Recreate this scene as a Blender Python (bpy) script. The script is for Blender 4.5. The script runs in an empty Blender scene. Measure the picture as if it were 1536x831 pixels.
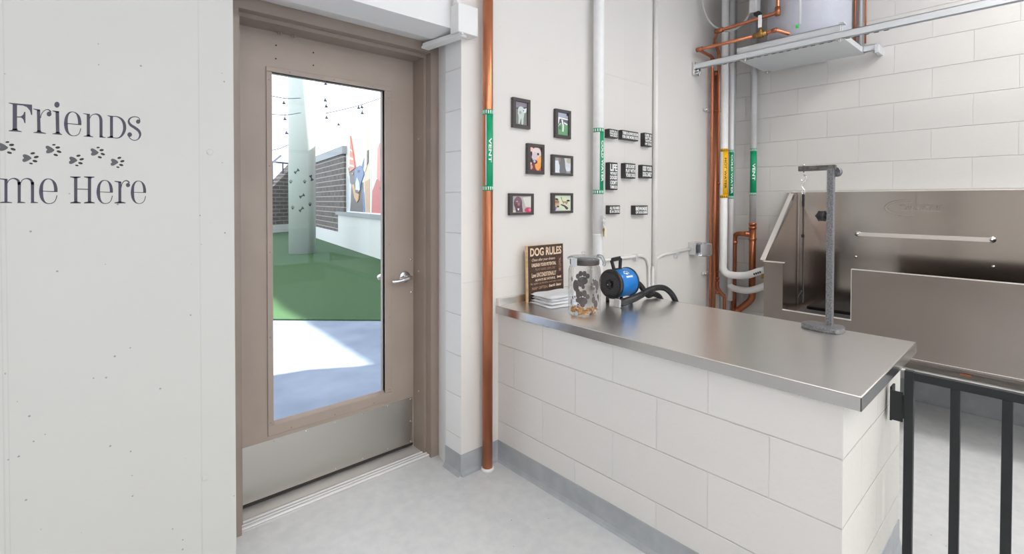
import bpy, bmesh, math, random
from math import sin, cos, pi, radians, atan2, sqrt
from mathutils import Vector, Matrix
random.seed(7)
SC = bpy.context.scene
COL = SC.collection

# ------------------------------------------------------------------ camera (measured from the room's own geometry)
FPX, YAW, PITCH, ROLL, CYP, H = 731.5881, radians(41.8236), radians(0.8389), radians(-0.10865), 311.686, 1.3607
_f0 = Vector((sin(YAW), cos(YAW), 0)); _r0 = Vector((cos(YAW), -sin(YAW), 0)); _u0 = Vector((0, 0, 1))
_f1 = _f0 * cos(PITCH) - _u0 * sin(PITCH); _u1 = _u0 * cos(PITCH) + _f0 * sin(PITCH)
_r2 = _r0 * cos(ROLL) - _u1 * sin(ROLL); _u2 = _u1 * cos(ROLL) + _r0 * sin(ROLL)
cam = bpy.data.cameras.new('camera'); camo = bpy.data.objects.new('camera', cam); COL.objects.link(camo)
mw = Matrix((_r2, _u2, -_f1)).transposed().to_4x4(); mw.translation = Vector((0, 0, H)); camo.matrix_world = mw
cam.sensor_width = 36; cam.lens = FPX / 1536 * 36; cam.shift_y = -(415.5 - CYP) / 1536
cam.clip_start = 0.02; cam.clip_end = 300
SC.camera = camo
SC.view_settings.view_transform = 'Standard'; SC.view_settings.look = 'None'
SC.view_settings.exposure = 0.0; SC.view_settings.gamma = 1.0; SC.view_settings.use_curve_mapping = False
SC.cycles.use_denoising = True
SC.cycles.max_bounces = 10; SC.cycles.diffuse_bounces = 5; SC.cycles.glossy_bounces = 5; SC.cycles.transparent_max_bounces = 16
SC.cycles.sample_clamp_indirect = 6

def ray(px, py):
    return _r2 * ((px - 768) / FPX) + _u2 * ((CYP - py) / FPX) + _f1
def on(ax, val, px, py):
    v = ray(px, py); o = Vector((0, 0, H)); return o + v * ((val - o[ax]) / v[ax])
def onv(A, B, px, py):
    n = Vector((-(B - A)[1], (B - A)[0], 0)); v = ray(px, py); o = Vector((0, 0, H)); return o + v * ((A - o).dot(n) / v.dot(n))

# ------------------------------------------------------------------ materials
MATS = {}
def srgb(c):
    return tuple((x / 12.92 if x <= 0.04045 else ((x + 0.055) / 1.055) ** 2.4) for x in [v / 255 for v in c])
class NT:
    def __init__(s, m):
        s.n = m.node_tree.nodes; s.l = m.node_tree.links
    def new(s, t, **k):
        nd = s.n.new(t)
        for a, b in k.items(): setattr(nd, a, b)
        return nd
    def math(s, op, a, b=None, c=None):
        nd = s.n.new('ShaderNodeMath'); nd.operation = op
        for i, v in enumerate((a, b, c)):
            if v is None: continue
            if isinstance(v, (int, float)): nd.inputs[i].default_value = v
            else: s.l.new(v, nd.inputs[i])
        return nd.outputs[0]
def base_mat(name, col, rough=0.5, metal=0.0, spec=0.5):
    m = bpy.data.materials.new(name); m.use_nodes = True
    b = m.node_tree.nodes['Principled BSDF']
    b.inputs['Base Color'].default_value = (*srgb(col), 1)
    b.inputs['Roughness'].default_value = rough; b.inputs['Metallic'].default_value = metal
    b.inputs['Specular IOR Level'].default_value = spec
    MATS[name] = m
    return m, b, NT(m)
def mottled(name, col, col2, scale=8, rough=0.5, metal=0.0, bump=0.0, bscale=60, spec=0.5, rr=0.0, stretch=None, contrast=(0.35, 0.65)):
    m, b, t = base_mat(name, col, rough, metal, spec)
    tc = t.new('ShaderNodeTexCoord'); mp = t.new('ShaderNodeMapping'); t.l.new(tc.outputs['Object'], mp.inputs[0])
    if stretch: mp.inputs['Scale'].default_value = stretch
    n = t.new('ShaderNodeTexNoise'); n.inputs['Scale'].default_value = scale; n.inputs['Detail'].default_value = 5
    t.l.new(mp.outputs[0], n.inputs['Vector'])
    cr = t.new('ShaderNodeValToRGB'); cr.color_ramp.elements[0].position = contrast[0]; cr.color_ramp.elements[1].position = contrast[1]
    cr.color_ramp.elements[0].color = (*srgb(col), 1); cr.color_ramp.elements[1].color = (*srgb(col2), 1)
    t.l.new(n.outputs['Fac'], cr.inputs[0]); t.l.new(cr.outputs[0], b.inputs['Base Color'])
    if rr:
        t.l.new(t.math('ADD', t.math('MULTIPLY', n.outputs['Fac'], rr), rough - rr / 2), b.inputs['Roughness'])
    if bump:
        n2 = t.new('ShaderNodeTexNoise'); n2.inputs['Scale'].default_value = bscale; n2.inputs['Detail'].default_value = 3
        t.l.new(mp.outputs[0], n2.inputs['Vector'])
        bp = t.new('ShaderNodeBump'); bp.inputs['Distance'].default_value = bump; bp.inputs['Strength'].default_value = 1
        t.l.new(n2.outputs['Fac'], bp.inputs['Height']); t.l.new(bp.outputs[0], b.inputs['Normal'])
    return m
def cmu(name, axis, off, zoff, col=(225, 223, 220), flip=0, col_m=None):
    """painted concrete block: running bond 0.4064 x 0.2032 m"""
    m, b, t = base_mat(name, col, 0.55)
    g = t.new('ShaderNodeNewGeometry'); sp = t.new('ShaderNodeSeparateXYZ'); t.l.new(g.outputs['Position'], sp.inputs[0])
    u = t.math('SUBTRACT', sp.outputs[axis], off); z = t.math('SUBTRACT', sp.outputs[2], zoff)
    cb = t.new('ShaderNodeCombineXYZ'); t.l.new(u, cb.inputs[0]); t.l.new(z, cb.inputs[1])
    br = t.new('ShaderNodeTexBrick'); br.offset = 0.5; br.squash = 1.0
    for k, v in (('Scale', 1.0), ('Mortar Size', 0.0035), ('Mortar Smooth', 0.6), ('Brick Width', 0.4064), ('Row Height', 0.2032)):
        br.inputs[k].default_value = v
    br.inputs['Color1'].default_value = (*srgb(col), 1)
    br.inputs['Color2'].default_value = (*srgb(tuple(c - 3 for c in col)), 1)
    br.inputs['Mortar'].default_value = (*srgb(col_m or tuple(c - 5 for c in col)), 1)
    t.l.new(cb.outputs[0], br.inputs['Vector']); t.l.new(br.outputs['Color'], b.inputs['Base Color'])
    n = t.new('ShaderNodeTexNoise'); n.inputs['Scale'].default_value = 55; n.inputs['Detail'].default_value = 4
    t.l.new(g.outputs['Position'], n.inputs['Vector'])
    zm = t.math('ABSOLUTE', t.math('SUBTRACT', t.math('FRACT', t.math('ADD', t.math('DIVIDE', z, 0.2032), 0.5)), 0.5))
    hz = t.math('MULTIPLY', t.math('LESS_THAN', zm, 0.02), t.math('SUBTRACT', 1.0, t.math('DIVIDE', zm, 0.02)))
    h = t.math('ADD', t.math('MULTIPLY', t.math('MAXIMUM', hz, t.math('MULTIPLY', br.outputs['Fac'], 0.38)), -1.0), t.math('MULTIPLY', n.outputs['Fac'], 0.35))
    bp = t.new('ShaderNodeBump'); bp.inputs['Distance'].default_value = 0.004; bp.inputs['Strength'].default_value = 0.8
    t.l.new(h, bp.inputs['Height']); t.l.new(bp.outputs[0], b.inputs['Normal'])
    return m
def concrete(name, col, seams=(), pin=1.0):
    """smooth painted cast concrete; seams = (axis, value, axis2, lo, hi, width)"""
    m, b, t = base_mat(name, col, 0.5)
    g = t.new('ShaderNodeNewGeometry'); sp = t.new('ShaderNodeSeparateXYZ'); t.l.new(g.outputs['Position'], sp.inputs[0])
    n = t.new('ShaderNodeTexNoise'); n.inputs['Scale'].default_value = 9; n.inputs['Detail'].default_value = 6
    t.l.new(g.outputs['Position'], n.inputs['Vector'])
    vo = t.new('ShaderNodeTexVoronoi'); vo.inputs['Scale'].default_value = 21; vo.inputs['Randomness'].default_value = 1
    t.l.new(g.outputs['Position'], vo.inputs['Vector'])
    n3 = t.new('ShaderNodeTexNoise'); n3.inputs['Scale'].default_value = 30; t.l.new(g.outputs['Position'], n3.inputs['Vector'])
    pinm = t.math('MULTIPLY', t.math('LESS_THAN', vo.outputs['Distance'], 0.045 * pin), t.math('GREATER_THAN', n3.outputs['Fac'], 0.44))
    h = t.math('ADD', t.math('MULTIPLY', n.outputs['Fac'], 0.5), t.math('MULTIPLY', pinm, -1.0))
    sm = None
    for (ax, v, ax2, lo, hi, w) in seams:
        s1 = t.math('LESS_THAN', t.math('ABSOLUTE', t.math('SUBTRACT', sp.outputs[ax], v)), w)
        s2 = t.math('MULTIPLY', t.math('GREATER_THAN', sp.outputs[ax2], lo), t.math('LESS_THAN', sp.outputs[ax2], hi))
        s1 = t.math('MULTIPLY', s1, s2); sm = s1 if sm is None else t.math('MAXIMUM', sm, s1)
    dark = t.math('MULTIPLY', pinm, 0.6)
    if sm is not None:
        h = t.math('ADD', h, t.math('MULTIPLY', sm, -0.8)); dark = t.math('MAXIMUM', dark, t.math('MULTIPLY', sm, 0.09))
    mx = t.new('ShaderNodeMixRGB'); mx.inputs[1].default_value = (*srgb(col), 1); mx.inputs[2].default_value = (*srgb((90, 88, 85)), 1)
    t.l.new(dark, mx.inputs[0]); t.l.new(mx.outputs[0], b.inputs['Base Color'])
    bp = t.new('ShaderNodeBump'); bp.inputs['Distance'].default_value = 0.003; bp.inputs['Strength'].default_value = 0.7
    t.l.new(h, bp.inputs['Height']); t.l.new(bp.outputs[0], b.inputs['Normal'])
    return m
def steel(name, col, rough=0.25, stretch=(2, 2, 120), amt=0.12, bmp=0.25):
    m, b, t = base_mat(name, col, rough, 1.0)
    tc = t.new('ShaderNodeTexCoord'); mp = t.new('ShaderNodeMapping'); t.l.new(tc.outputs['Object'], mp.inputs[0]); mp.inputs['Scale'].default_value = stretch
    n = t.new('ShaderNodeTexNoise'); n.inputs['Scale'].default_value = 4; n.inputs['Detail'].default_value = 4; t.l.new(mp.outputs[0], n.inputs['Vector'])
    t.l.new(t.math('ADD', t.math('MULTIPLY', n.outputs['Fac'], amt), rough - amt / 2), b.inputs['Roughness'])
    n2 = t.new('ShaderNodeTexNoise'); n2.inputs['Scale'].default_value = 2.5; t.l.new(tc.outputs['Object'], n2.inputs['Vector'])
    bp = t.new('ShaderNodeBump'); bp.inputs['Distance'].default_value = 0.004; bp.inputs['Strength'].default_value = bmp
    t.l.new(n2.outputs['Fac'], bp.inputs['Height']); t.l.new(bp.outputs[0], b.inputs['Normal'])
    return m
def plain(name, col, rough=0.5, metal=0.0, spec=0.5):
    """plain paint or plastic with a faint mottle so that it is not perfectly even"""
    return mottled(name, col, tuple(max(0, min(255, c + 4)) for c in col), 30, rough, metal, spec=spec)
def glass(name, tint=(1, 1, 1), refl=0.9, ior=1.45, alpha_col=None, alpha=0.0):
    m = bpy.data.materials.new(name); m.use_nodes = True; t = NT(m); t.n.clear()
    o = t.new('ShaderNodeOutputMaterial'); tr = t.new('ShaderNodeBsdfTransparent'); tr.inputs[0].default_value = (*tint, 1)
    gl = t.new('ShaderNodeBsdfGlossy'); gl.inputs['Roughness'].default_value = 0.01; fr = t.new('ShaderNodeFresnel'); fr.inputs[0].default_value = ior
    mx = t.new('ShaderNodeMixShader'); t.l.new(t.math('MULTIPLY', fr.outputs[0], refl), mx.inputs[0]); t.l.new(tr.outputs[0], mx.inputs[1]); t.l.new(gl.outputs[0], mx.inputs[2])
    out = mx
    if alpha:
        d = t.new('ShaderNodeBsdfDiffuse'); d.inputs[0].default_value = (*srgb(alpha_col), 1)
        m2 = t.new('ShaderNodeMixShader'); m2.inputs[0].default_value = alpha; t.l.new(mx.outputs[0], m2.inputs[1]); t.l.new(d.outputs[0], m2.inputs[2]); out = m2
    t.l.new(out.outputs[0], o.inputs[0]); MATS[name] = m
    return m
def emit(name, col, strength):
    m = bpy.data.materials.new(name); m.use_nodes = True; t = NT(m); t.n.clear()
    o = t.new('ShaderNodeOutputMaterial'); e = t.new('ShaderNodeEmission'); e.inputs[0].default_value = (*col, 1); e.inputs[1].default_value = strength
    t.l.new(e.outputs[0], o.inputs[0]); MATS[name] = m
    return m

# ------------------------------------------------------------------ mesh helpers
class MB:
    def __init__(s): s.b = bmesh.new()
    def box(s, lo, hi, bev=0.0, seg=2):
        lo = Vector(lo); hi = Vector(hi); b2 = bmesh.new()
        bmesh.ops.create_cube(b2, size=1)
        for v in b2.verts: v.co = Vector([(lo[i] + hi[i]) / 2 + v.co[i] * (hi[i] - lo[i]) for i in range(3)])
        if bev > 0: bmesh.ops.bevel(b2, geom=b2.edges[:], offset=bev, segments=seg, affect='EDGES', profile=0.5)
        return s.merge(b2)
    def merge(s, b2, mat=None, mi=None):
        me = bpy.data.meshes.new('tmp')
        if mi is not None:
            for f in b2.faces: f.material_index = mi
        b2.to_mesh(me); b2.free()
        if mat is not None: me.transform(mat)
        s.b.from_mesh(me); bpy.data.meshes.remove(me)
        return s
    def bar(s, p0, p1, w, h, up=(0, 0, 1), bev=0.0):
        p0 = Vector(p0); p1 = Vector(p1); d = p1 - p0; L = d.length; d.normalize(); up = Vector(up)
        sx = d.cross(up).normalized(); uz = sx.cross(d)
        b2 = bmesh.new(); bmesh.ops.create_cube(b2, size=1)
        for v in b2.verts: v.co = Vector((v.co.x * w, v.co.y * L, v.co.z * h))
        if bev: bmesh.ops.bevel(b2, geom=b2.edges[:], offset=bev, segments=2, affect='EDGES')
        M = Matrix((sx, d, uz)).transposed().to_4x4(); M.translation = (p0 + p1) / 2
        return s.merge(b2, M)
    def cyl(s, p0, p1, r, r2=None, n=24, cap=True):
        return s.tube([p0, p1], r, n, cap, r2=r2)
    def tube(s, pts, r, n=14, cap=True, smooth=0, r2=None, radii=None, closed=False):
        P = [Vector(p) for p in pts]
        if smooth: P = catmull(P, smooth)
        N = len(P); rings = []; prev = None
        for i in range(N):
            if closed: d = (P[(i + 1) % N] - P[i - 1]).normalized()
            elif i == 0: d = (P[1] - P[0]).normalized()
            elif i == N - 1: d = (P[-1] - P[-2]).normalized()
            else: d = ((P[i + 1] - P[i]).normalized() + (P[i] - P[i - 1]).normalized()).normalized()
            if prev is None:
                a = Vector((0, 0, 1)) if abs(d.z) < 0.9 else Vector((1, 0, 0)); x = d.cross(a).normalized()
            else: x = (prev - d * prev.dot(d)).normalized()
            prev = x; y = d.cross(x)
            rr = r if radii is None else radii[min(i, len(radii) - 1)]
            if r2 is not None: rr = r + (r2 - r) * i / (N - 1)
            k = 1.0
            if 0 < i < N - 1 and not closed:
                c = (P[i + 1] - P[i]).normalized().dot(d); k = 1.0 / max(c, 0.5) if c < 0.999 else 1
            rings.append([s.b.verts.new(P[i] + (x * cos(2 * pi * j / n) + y * sin(2 * pi * j / n)) * rr) for j in range(n)])
        for i in range(N - 1 + (1 if closed else 0)):
            A = rings[i]; B = rings[(i + 1) % N]
            for j in range(n):
                f = s.b.faces.new((A[j], A[(j + 1) % n], B[(j + 1) % n], B[j])); f.smooth = True
        if cap and not closed:
            s.b.faces.new(rings[0][::-1]); s.b.faces.new(rings[-1])
        return s
    def lathe(s, prof, c, axis=(0, 0, 1), n=32):
        c = Vector(c); ax = Vector(axis).normalized(); a = Vector((1, 0, 0)) if abs(ax.x) < 0.9 else Vector((0, 1, 0))
        x = ax.cross(a).normalized(); y = ax.cross(x); rings = []
        for (r, h) in prof:
            if r <= 1e-6: rings.append([s.b.verts.new(c + ax * h)])
            else: rings.append([s.b.verts.new(c + ax * h + (x * cos(2 * pi * j / n) + y * sin(2 * pi * j / n)) * r) for j in range(n)])
        for A, B in zip(rings, rings[1:]):
            for j in range(n):
                q = [A[j % len(A)], A[(j + 1) % len(A)], B[(j + 1) % len(B)], B[j % len(B)]]
                q2 = []
                for v in q:
                    if v not in q2: q2.append(v)
                if len(q2) > 2:
                    try: f = s.b.faces.new(q2); f.smooth = True
                    except ValueError: pass
        return s
    def prism(s, poly, o, ex, ey, ez, t0, t1, mi=0):
        """poly in (u,v) -> o + ex*u + ey*v, from depth t0 to t1 along ez"""
        o = Vector(o); ex = Vector(ex); ey = Vector(ey); ez = Vector(ez)
        A = [s.b.verts.new(o + ex * u + ey * v + ez * t0) for u, v in poly]
        B = [s.b.verts.new(o + ex * u + ey * v + ez * t1) for u, v in poly]
        n = len(poly); fs = []
        fs.append(s.b.faces.new(A[::-1])); fs.append(s.b.faces.new(B))
        for i in range(n): fs.append(s.b.faces.new((A[i], A[(i + 1) % n], B[(i + 1) % n], B[i])))
        for f in fs: f.material_index = mi
        return s
    def quad(s, a, b, c, d, mi=0):
        f = s.b.faces.new([s.b.verts.new(Vector(p)) for p in (a, b, c, d)]); f.material_index = mi
        return s
def catmull(P, k):
    out = []
    for i in range(len(P) - 1):
        p0 = P[max(i - 1, 0)]; p1 = P[i]; p2 = P[i + 1]; p3 = P[min(i + 2, len(P) - 1)]
        for j in range(k):
            t = j / k
            out.append(0.5 * ((2 * p1) + (p2 - p0) * t + (2 * p0 - 5 * p1 + 4 * p2 - p3) * t * t + (3 * p1 - p0 - 3 * p2 + p3) * t ** 3))
    out.append(P[-1]); return out
def fillet(P, r, k=6):
    """polyline with rounded corners"""
    P = [Vector(p) for p in P]; out = [P[0]]
    for i in range(1, len(P) - 1):
        a = (P[i - 1] - P[i]); b = (P[i + 1] - P[i]); rr = min(r, a.length * .49, b.length * .49)
        A = P[i] + a.normalized() * rr; B = P[i] + b.normalized() * rr
        for j in range(k + 1):
            t = j / k; out.append(A * (1 - t) ** 2 + P[i] * 2 * t * (1 - t) + B * t * t)
    out.append(P[-1]); return out
def root_loc(o):
    v = Vector((0, 0, 0))
    while o is not None: v += o.location; o = o.parent
    return v
def obj(name, mb, mat, parent=None, label=None, recalc=True, bevel=0.0, smooth=False):
    """one mesh object; vertices given in world coordinates"""
    b = mb.b if isinstance(mb, MB) else mb
    if recalc: bmesh.ops.recalc_face_normals(b, faces=b.faces[:])
    me = bpy.data.meshes.new(name)
    if smooth:
        for f in b.faces: f.smooth = True
    b.to_mesh(me); b.free()
    mats = mat if isinstance(mat, (list, tuple)) else [mat]
    for m in mats: me.materials.append(MATS[m] if isinstance(m, str) else m)
    o = bpy.data.objects.new(name, me); COL.objects.link(o)
    if parent is None:
        xs = [v.co for v in me.vertices]
        lo = Vector([min(c[i] for c in xs) for i in range(3)]); hi = Vector([max(c[i] for c in xs) for i in range(3)])
        c = Vector(((lo.x + hi.x) / 2, (lo.y + hi.y) / 2, lo.z)); me.transform(Matrix.Translation(-c)); o.location = c
    else:
        me.transform(Matrix.Translation(-root_loc(parent))); o.parent = parent
    if label: o['label'] = label
    if bevel:
        md = o.modifiers.new('bevel', 'BEVEL'); md.width = bevel; md.segments = 2; md.limit_method = 'ANGLE'; md.angle_limit = radians(40)
    return o
def split_islands(o):
    """give every separate little piece of a part (each screw, each fitting) its own object"""
    b = bmesh.new(); b.from_mesh(o.data); b.verts.ensure_lookup_table(); seen = set(); isl = []
    for v in b.verts:
        if v.index in seen: continue
        st = [v]; seen.add(v.index); g_ = []
        while st:
            a = st.pop(); g_.append(a.index)
            for e in a.link_edges:
                w = e.other_vert(a)
                if w.index not in seen: seen.add(w.index); st.append(w)
        isl.append(set(g_))
    b.free()
    for k, g_ in enumerate(isl):
        b = bmesh.new(); b.from_mesh(o.data); b.verts.ensure_lookup_table()
        bmesh.ops.delete(b, geom=[v for v in b.verts if v.index not in g_], context='VERTS')
        me = bpy.data.meshes.new(o.name.split('.')[0]); b.to_mesh(me); b.free()
        for m_ in o.data.materials: me.materials.append(m_)
        if k == 0: first = me
        else:
            c = o.copy(); c.data = me; COL.objects.link(c)
    o.data = first
def thing(name, label, cat, loc, group=None):
    o = bpy.data.objects.new(name, None); COL.objects.link(o); o.location = loc; o.empty_display_size = 0.05
    o['label'] = label; o['category'] = cat
    if group: o['group'] = group
    return o
def tag(o, label, cat, group=None):
    o['label'] = label; o['category'] = cat
    if group: o['group'] = group
    return o
def struct(name, mb, mat, parent=None, **k):
    o = obj(name, mb, mat, parent, **k)
    if parent is None: o['kind'] = 'structure'
    return o
def text_bm(s, w, h, depth=0.0006, bold=0.0, slices=0, shear=0.0):
    cu = bpy.data.curves.new('txt', 'FONT'); cu.body = s; cu.size = 1; cu.extrude = 0.01; cu.offset = bold; cu.resolution_u = 3; cu.shear = shear
    o = bpy.data.objects.new('txt', cu); COL.objects.link(o)
    bpy.context.view_layer.update()
    dg = bpy.context.evaluated_depsgraph_get(); me = bpy.data.meshes.new_from_object(o.evaluated_get(dg))
    b = bmesh.new(); b.from_mesh(me); bpy.data.meshes.remove(me)
    bpy.data.objects.remove(o); bpy.data.curves.remove(cu)
    xs = [v.co.x for v in b.verts]; ys = [v.co.y for v in b.verts]
    x0, x1, y0, y1 = min(xs), max(xs), min(ys), max(ys)
    for v in b.verts:
        v.co = Vector(((v.co.x - x0) / (x1 - x0) * w, (v.co.y - y0) / (y1 - y0) * h, depth * (1 if v.co.z > 0 else 0)))
    for k in range(1, slices):
        bmesh.ops.bisect_plane(b, geom=b.verts[:] + b.edges[:] + b.faces[:], plane_co=(0, h * k / slices, 0), plane_no=(0, 1, 0))
    return b
def put(mb, b2, o, ex, ey, ez):
    M = Matrix((Vector(ex), Vector(ey), Vector(ez))).transposed().to_4x4(); M.translation = Vector(o)
    return mb.merge(b2, M)

# ------------------------------------------------------------------ palette
WALLC = (219, 217, 215)
YW = 1.95; XT = 4.278; CEIL = 3.4
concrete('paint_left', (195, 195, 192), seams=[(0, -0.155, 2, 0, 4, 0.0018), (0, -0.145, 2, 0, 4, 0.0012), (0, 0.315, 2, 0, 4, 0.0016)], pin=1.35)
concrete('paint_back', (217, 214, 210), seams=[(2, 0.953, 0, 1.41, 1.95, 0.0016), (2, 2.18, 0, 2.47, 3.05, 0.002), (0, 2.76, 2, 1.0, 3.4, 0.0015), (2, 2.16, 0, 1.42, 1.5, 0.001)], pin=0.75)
concrete('paint_lintel', (226, 226, 226), pin=0.6)
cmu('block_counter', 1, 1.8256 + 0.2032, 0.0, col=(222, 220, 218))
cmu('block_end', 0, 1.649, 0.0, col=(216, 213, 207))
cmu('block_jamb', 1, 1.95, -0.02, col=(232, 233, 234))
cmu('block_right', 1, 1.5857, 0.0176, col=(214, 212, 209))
mottled('floor_epoxy', (203, 204, 206), (212, 213, 213), 22, rough=0.36, bump=0.0008, bscale=90, rr=0.15)
def add_specks(name, scale, rad, dark, amount):
    m = MATS[name]; t = NT(m); b = m.node_tree.nodes['Principled BSDF']; src = b.inputs['Base Color'].links[0].from_socket
    g = t.new('ShaderNodeNewGeometry'); vo = t.new('ShaderNodeTexVoronoi'); vo.inputs['Scale'].default_value = scale; t.l.new(g.outputs['Position'], vo.inputs['Vector'])
    n = t.new('ShaderNodeTexNoise'); n.inputs['Scale'].default_value = 5; t.l.new(g.outputs['Position'], n.inputs['Vector'])
    k = t.math('MULTIPLY', t.math('LESS_THAN', vo.outputs['Distance'], rad), t.math('GREATER_THAN', n.outputs['Fac'], amount))
    mx = t.new('ShaderNodeMixRGB'); mx.inputs[2].default_value = (*srgb(dark), 1); t.l.new(t.math('MULTIPLY', k, .7), mx.inputs[0]); t.l.new(src, mx.inputs[1]); t.l.new(mx.outputs[0], b.inputs['Base Color'])
add_specks('floor_epoxy', 13, .035, (110, 106, 104), .5)
mottled('base_grey', (160, 164, 168), (170, 174, 178), 14, rough=0.4, bump=0.0008, bscale=80)
plain('ceiling_paint', (225, 225, 225), 0.9)
plain('west_paint', (208, 202, 196), 0.9)
plain('far_wall', (165, 155, 147), 0.9)
mottled('door_brown', (158, 144, 134), (163, 149, 139), 5, rough=0.42, bump=0.0004, bscale=200)
mottled('frame_brown', (143, 129, 119), (148, 134, 125), 5, rough=0.38, bump=0.0004, bscale=200)
plain('rubber_dark', (46, 40, 38), 0.6)
steel('kick_steel', (196, 192, 186), 0.33, (1, 1, 1), 0.06)
steel('counter_steel', (236, 233, 230), 0.29, (1, 1, 1), 0.01, 0.02)
steel('edge_steel', (205, 204, 203), 0.22, (60, 2, 2), 0.1)
steel('tub_steel', (174, 165, 159), 0.24, (2, 60, 1.5), 0.02)
steel('tub_back', (192, 185, 180), 0.15, (2, 2, 2), 0.02)
steel('tub_edge', (232, 225, 220), 0.32, (2, 2, 2), 0.02)
MATS['tub_edge'].node_tree.nodes['Principled BSDF'].inputs['Metallic'].default_value = .45
steel('chrome', (225, 225, 225), 0.14, (3, 3, 3), 0.05)
steel('galvanised', (222, 225, 228), 0.45, (4, 4, 4), 0.05)
MATS['galvanised'].node_tree.nodes['Principled BSDF'].inputs['Metallic'].default_value = .55
mottled('aluminium', (192, 188, 185), (199, 195, 192), 8, rough=0.45, metal=0.35)
mottled('copper', (196, 122, 88), (214, 140, 104), 7, rough=0.3, metal=0.9, stretch=(1, 1, 0.4))
mottled('copper_old', (160, 96, 68), (186, 118, 86), 9, rough=0.33, metal=0.85, stretch=(1, 1, 0.4))
mottled('brass', (150, 112, 60), (176, 140, 84), 40, rough=0.35, metal=0.9)
plain('pipe_white', (236, 236, 236), 0.38)
plain('pipe_grey', (196, 196, 196), 0.4)
plain('conduit_paint', (224, 222, 219), 0.45)
plain('label_green', (0, 152, 104), 0.4)
plain('label_yellow', (252, 190, 0), 0.4)
plain('label_white', (240, 242, 241), 0.4)
plain('label_black', (26, 24, 20), 0.5)
plain('black_wood', (46, 43, 44), 0.45)
plain('frame_black', (66, 61, 61), 0.35)
plain('black_plastic', (33, 33, 35), 0.38)
plain('grille_grey', (92, 92, 94), 0.5)
mottled('black_hose', (28, 28, 30), (40, 40, 42), 30, rough=0.45)
plain('gate_black', (19, 23, 26), 0.5)
plain('under_dark', (112, 106, 100), 0.6)
plain('lip_white', (226, 224, 220), 0.4)
mottled('dryer_blue', (18, 112, 190), (24, 122, 202), 4, rough=0.28)
plain('decal', (62, 56, 72), 0.45)
plain('decal_pad', (76, 78, 82), 0.5)
plain('decal_toe', (38, 34, 36), 0.5)
mottled('towel', (242, 243, 246), (236, 238, 242), 60, rough=0.95, bump=0.0015, bscale=400)
mottled('board_wood', (222, 190, 150), (206, 170, 128), 10, rough=0.6, stretch=(1, 1, 6))
mottled('board_dark', (60, 44, 36), (78, 58, 48), 14, rough=0.7, stretch=(1, 1, 5))
mottled('board_letter', (236, 214, 190), (214, 184, 152), 30, rough=0.7)
mottled('board_letter_dim', (176, 140, 112), (150, 116, 92), 30, rough=0.7)
plain('jar_paint', (88, 80, 80), 0.5)
plain('lid_brown', (72, 64, 62), 0.4)
mottled('biscuit', (222, 174, 118), (200, 146, 88), 30, rough=0.85, bump=0.002, bscale=150)
glass('clear_glass', (0.98, 0.99, 0.985), 0.42)
glass('jar_glass', (0.985, 0.99, 0.99), 0.55)
glass('clear_plastic', (0.88, 0.9, 0.92), 1.0, alpha_col=(205, 208, 212), alpha=0.16)
plain('heater_grey', (186, 189, 200), 0.3)
plain('green_sticker', (70, 210, 90), 0.5)
mottled('hammer_dark', (92, 90, 88), (122, 120, 118), 60, rough=0.35, metal=0.6)
mottled('hammertone', (112, 112, 115), (148, 148, 152), 160, rough=0.35, metal=0.6, bump=0.001, bscale=260)
plain('tub_mat', (60, 60, 62), 0.6)
plain('tag_cream', (238, 226, 190), 0.5)
mottled('turf', (42, 80, 40), (58, 98, 54), 40, rough=0.9, bump=0.01, bscale=300)
mottled('patio', (116, 127, 149), (140, 151, 173), 2.5, rough=0.8, bump=0.002, bscale=50, contrast=(0.3, 0.7))
plain('column_white', (192, 198, 195), 0.6)
plain('planter_white', (216, 220, 222), 0.7)
plain('cap_grey', (150, 156, 164), 0.6)
plain('far_white', (238, 240, 243), 0.8)
plain('wire_dark', (52, 56, 84), 0.6)
def brickmat():
    m, b, t = base_mat('dark_brick', (80, 72, 70), 0.8)
    tc = t.new('ShaderNodeNewGeometry'); sp = t.new('ShaderNodeSeparateXYZ'); t.l.new(tc.outputs['Position'], sp.inputs[0])
    u = t.math('ADD', sp.outputs[0], sp.outputs[1]); cb = t.new('ShaderNodeCombineXYZ'); t.l.new(u, cb.inputs[0]); t.l.new(sp.outputs[2], cb.inputs[1])
    br = t.new('ShaderNodeTexBrick')
    for k, v in (('Scale', 1.0), ('Mortar Size', 0.012), ('Brick Width', 0.62), ('Row Height', 0.165)): br.inputs[k].default_value = v
    br.inputs['Color1'].default_value = (*srgb((78, 72, 72)), 1); br.inputs['Color2'].default_value = (*srgb((96, 88, 88)), 1); br.inputs['Mortar'].default_value = (*srgb((170, 164, 160)), 1)
    t.l.new(cb.outputs[0], br.inputs['Vector']); t.l.new(br.outputs['Color'], b.inputs['Base Color'])
brickmat()

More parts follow.
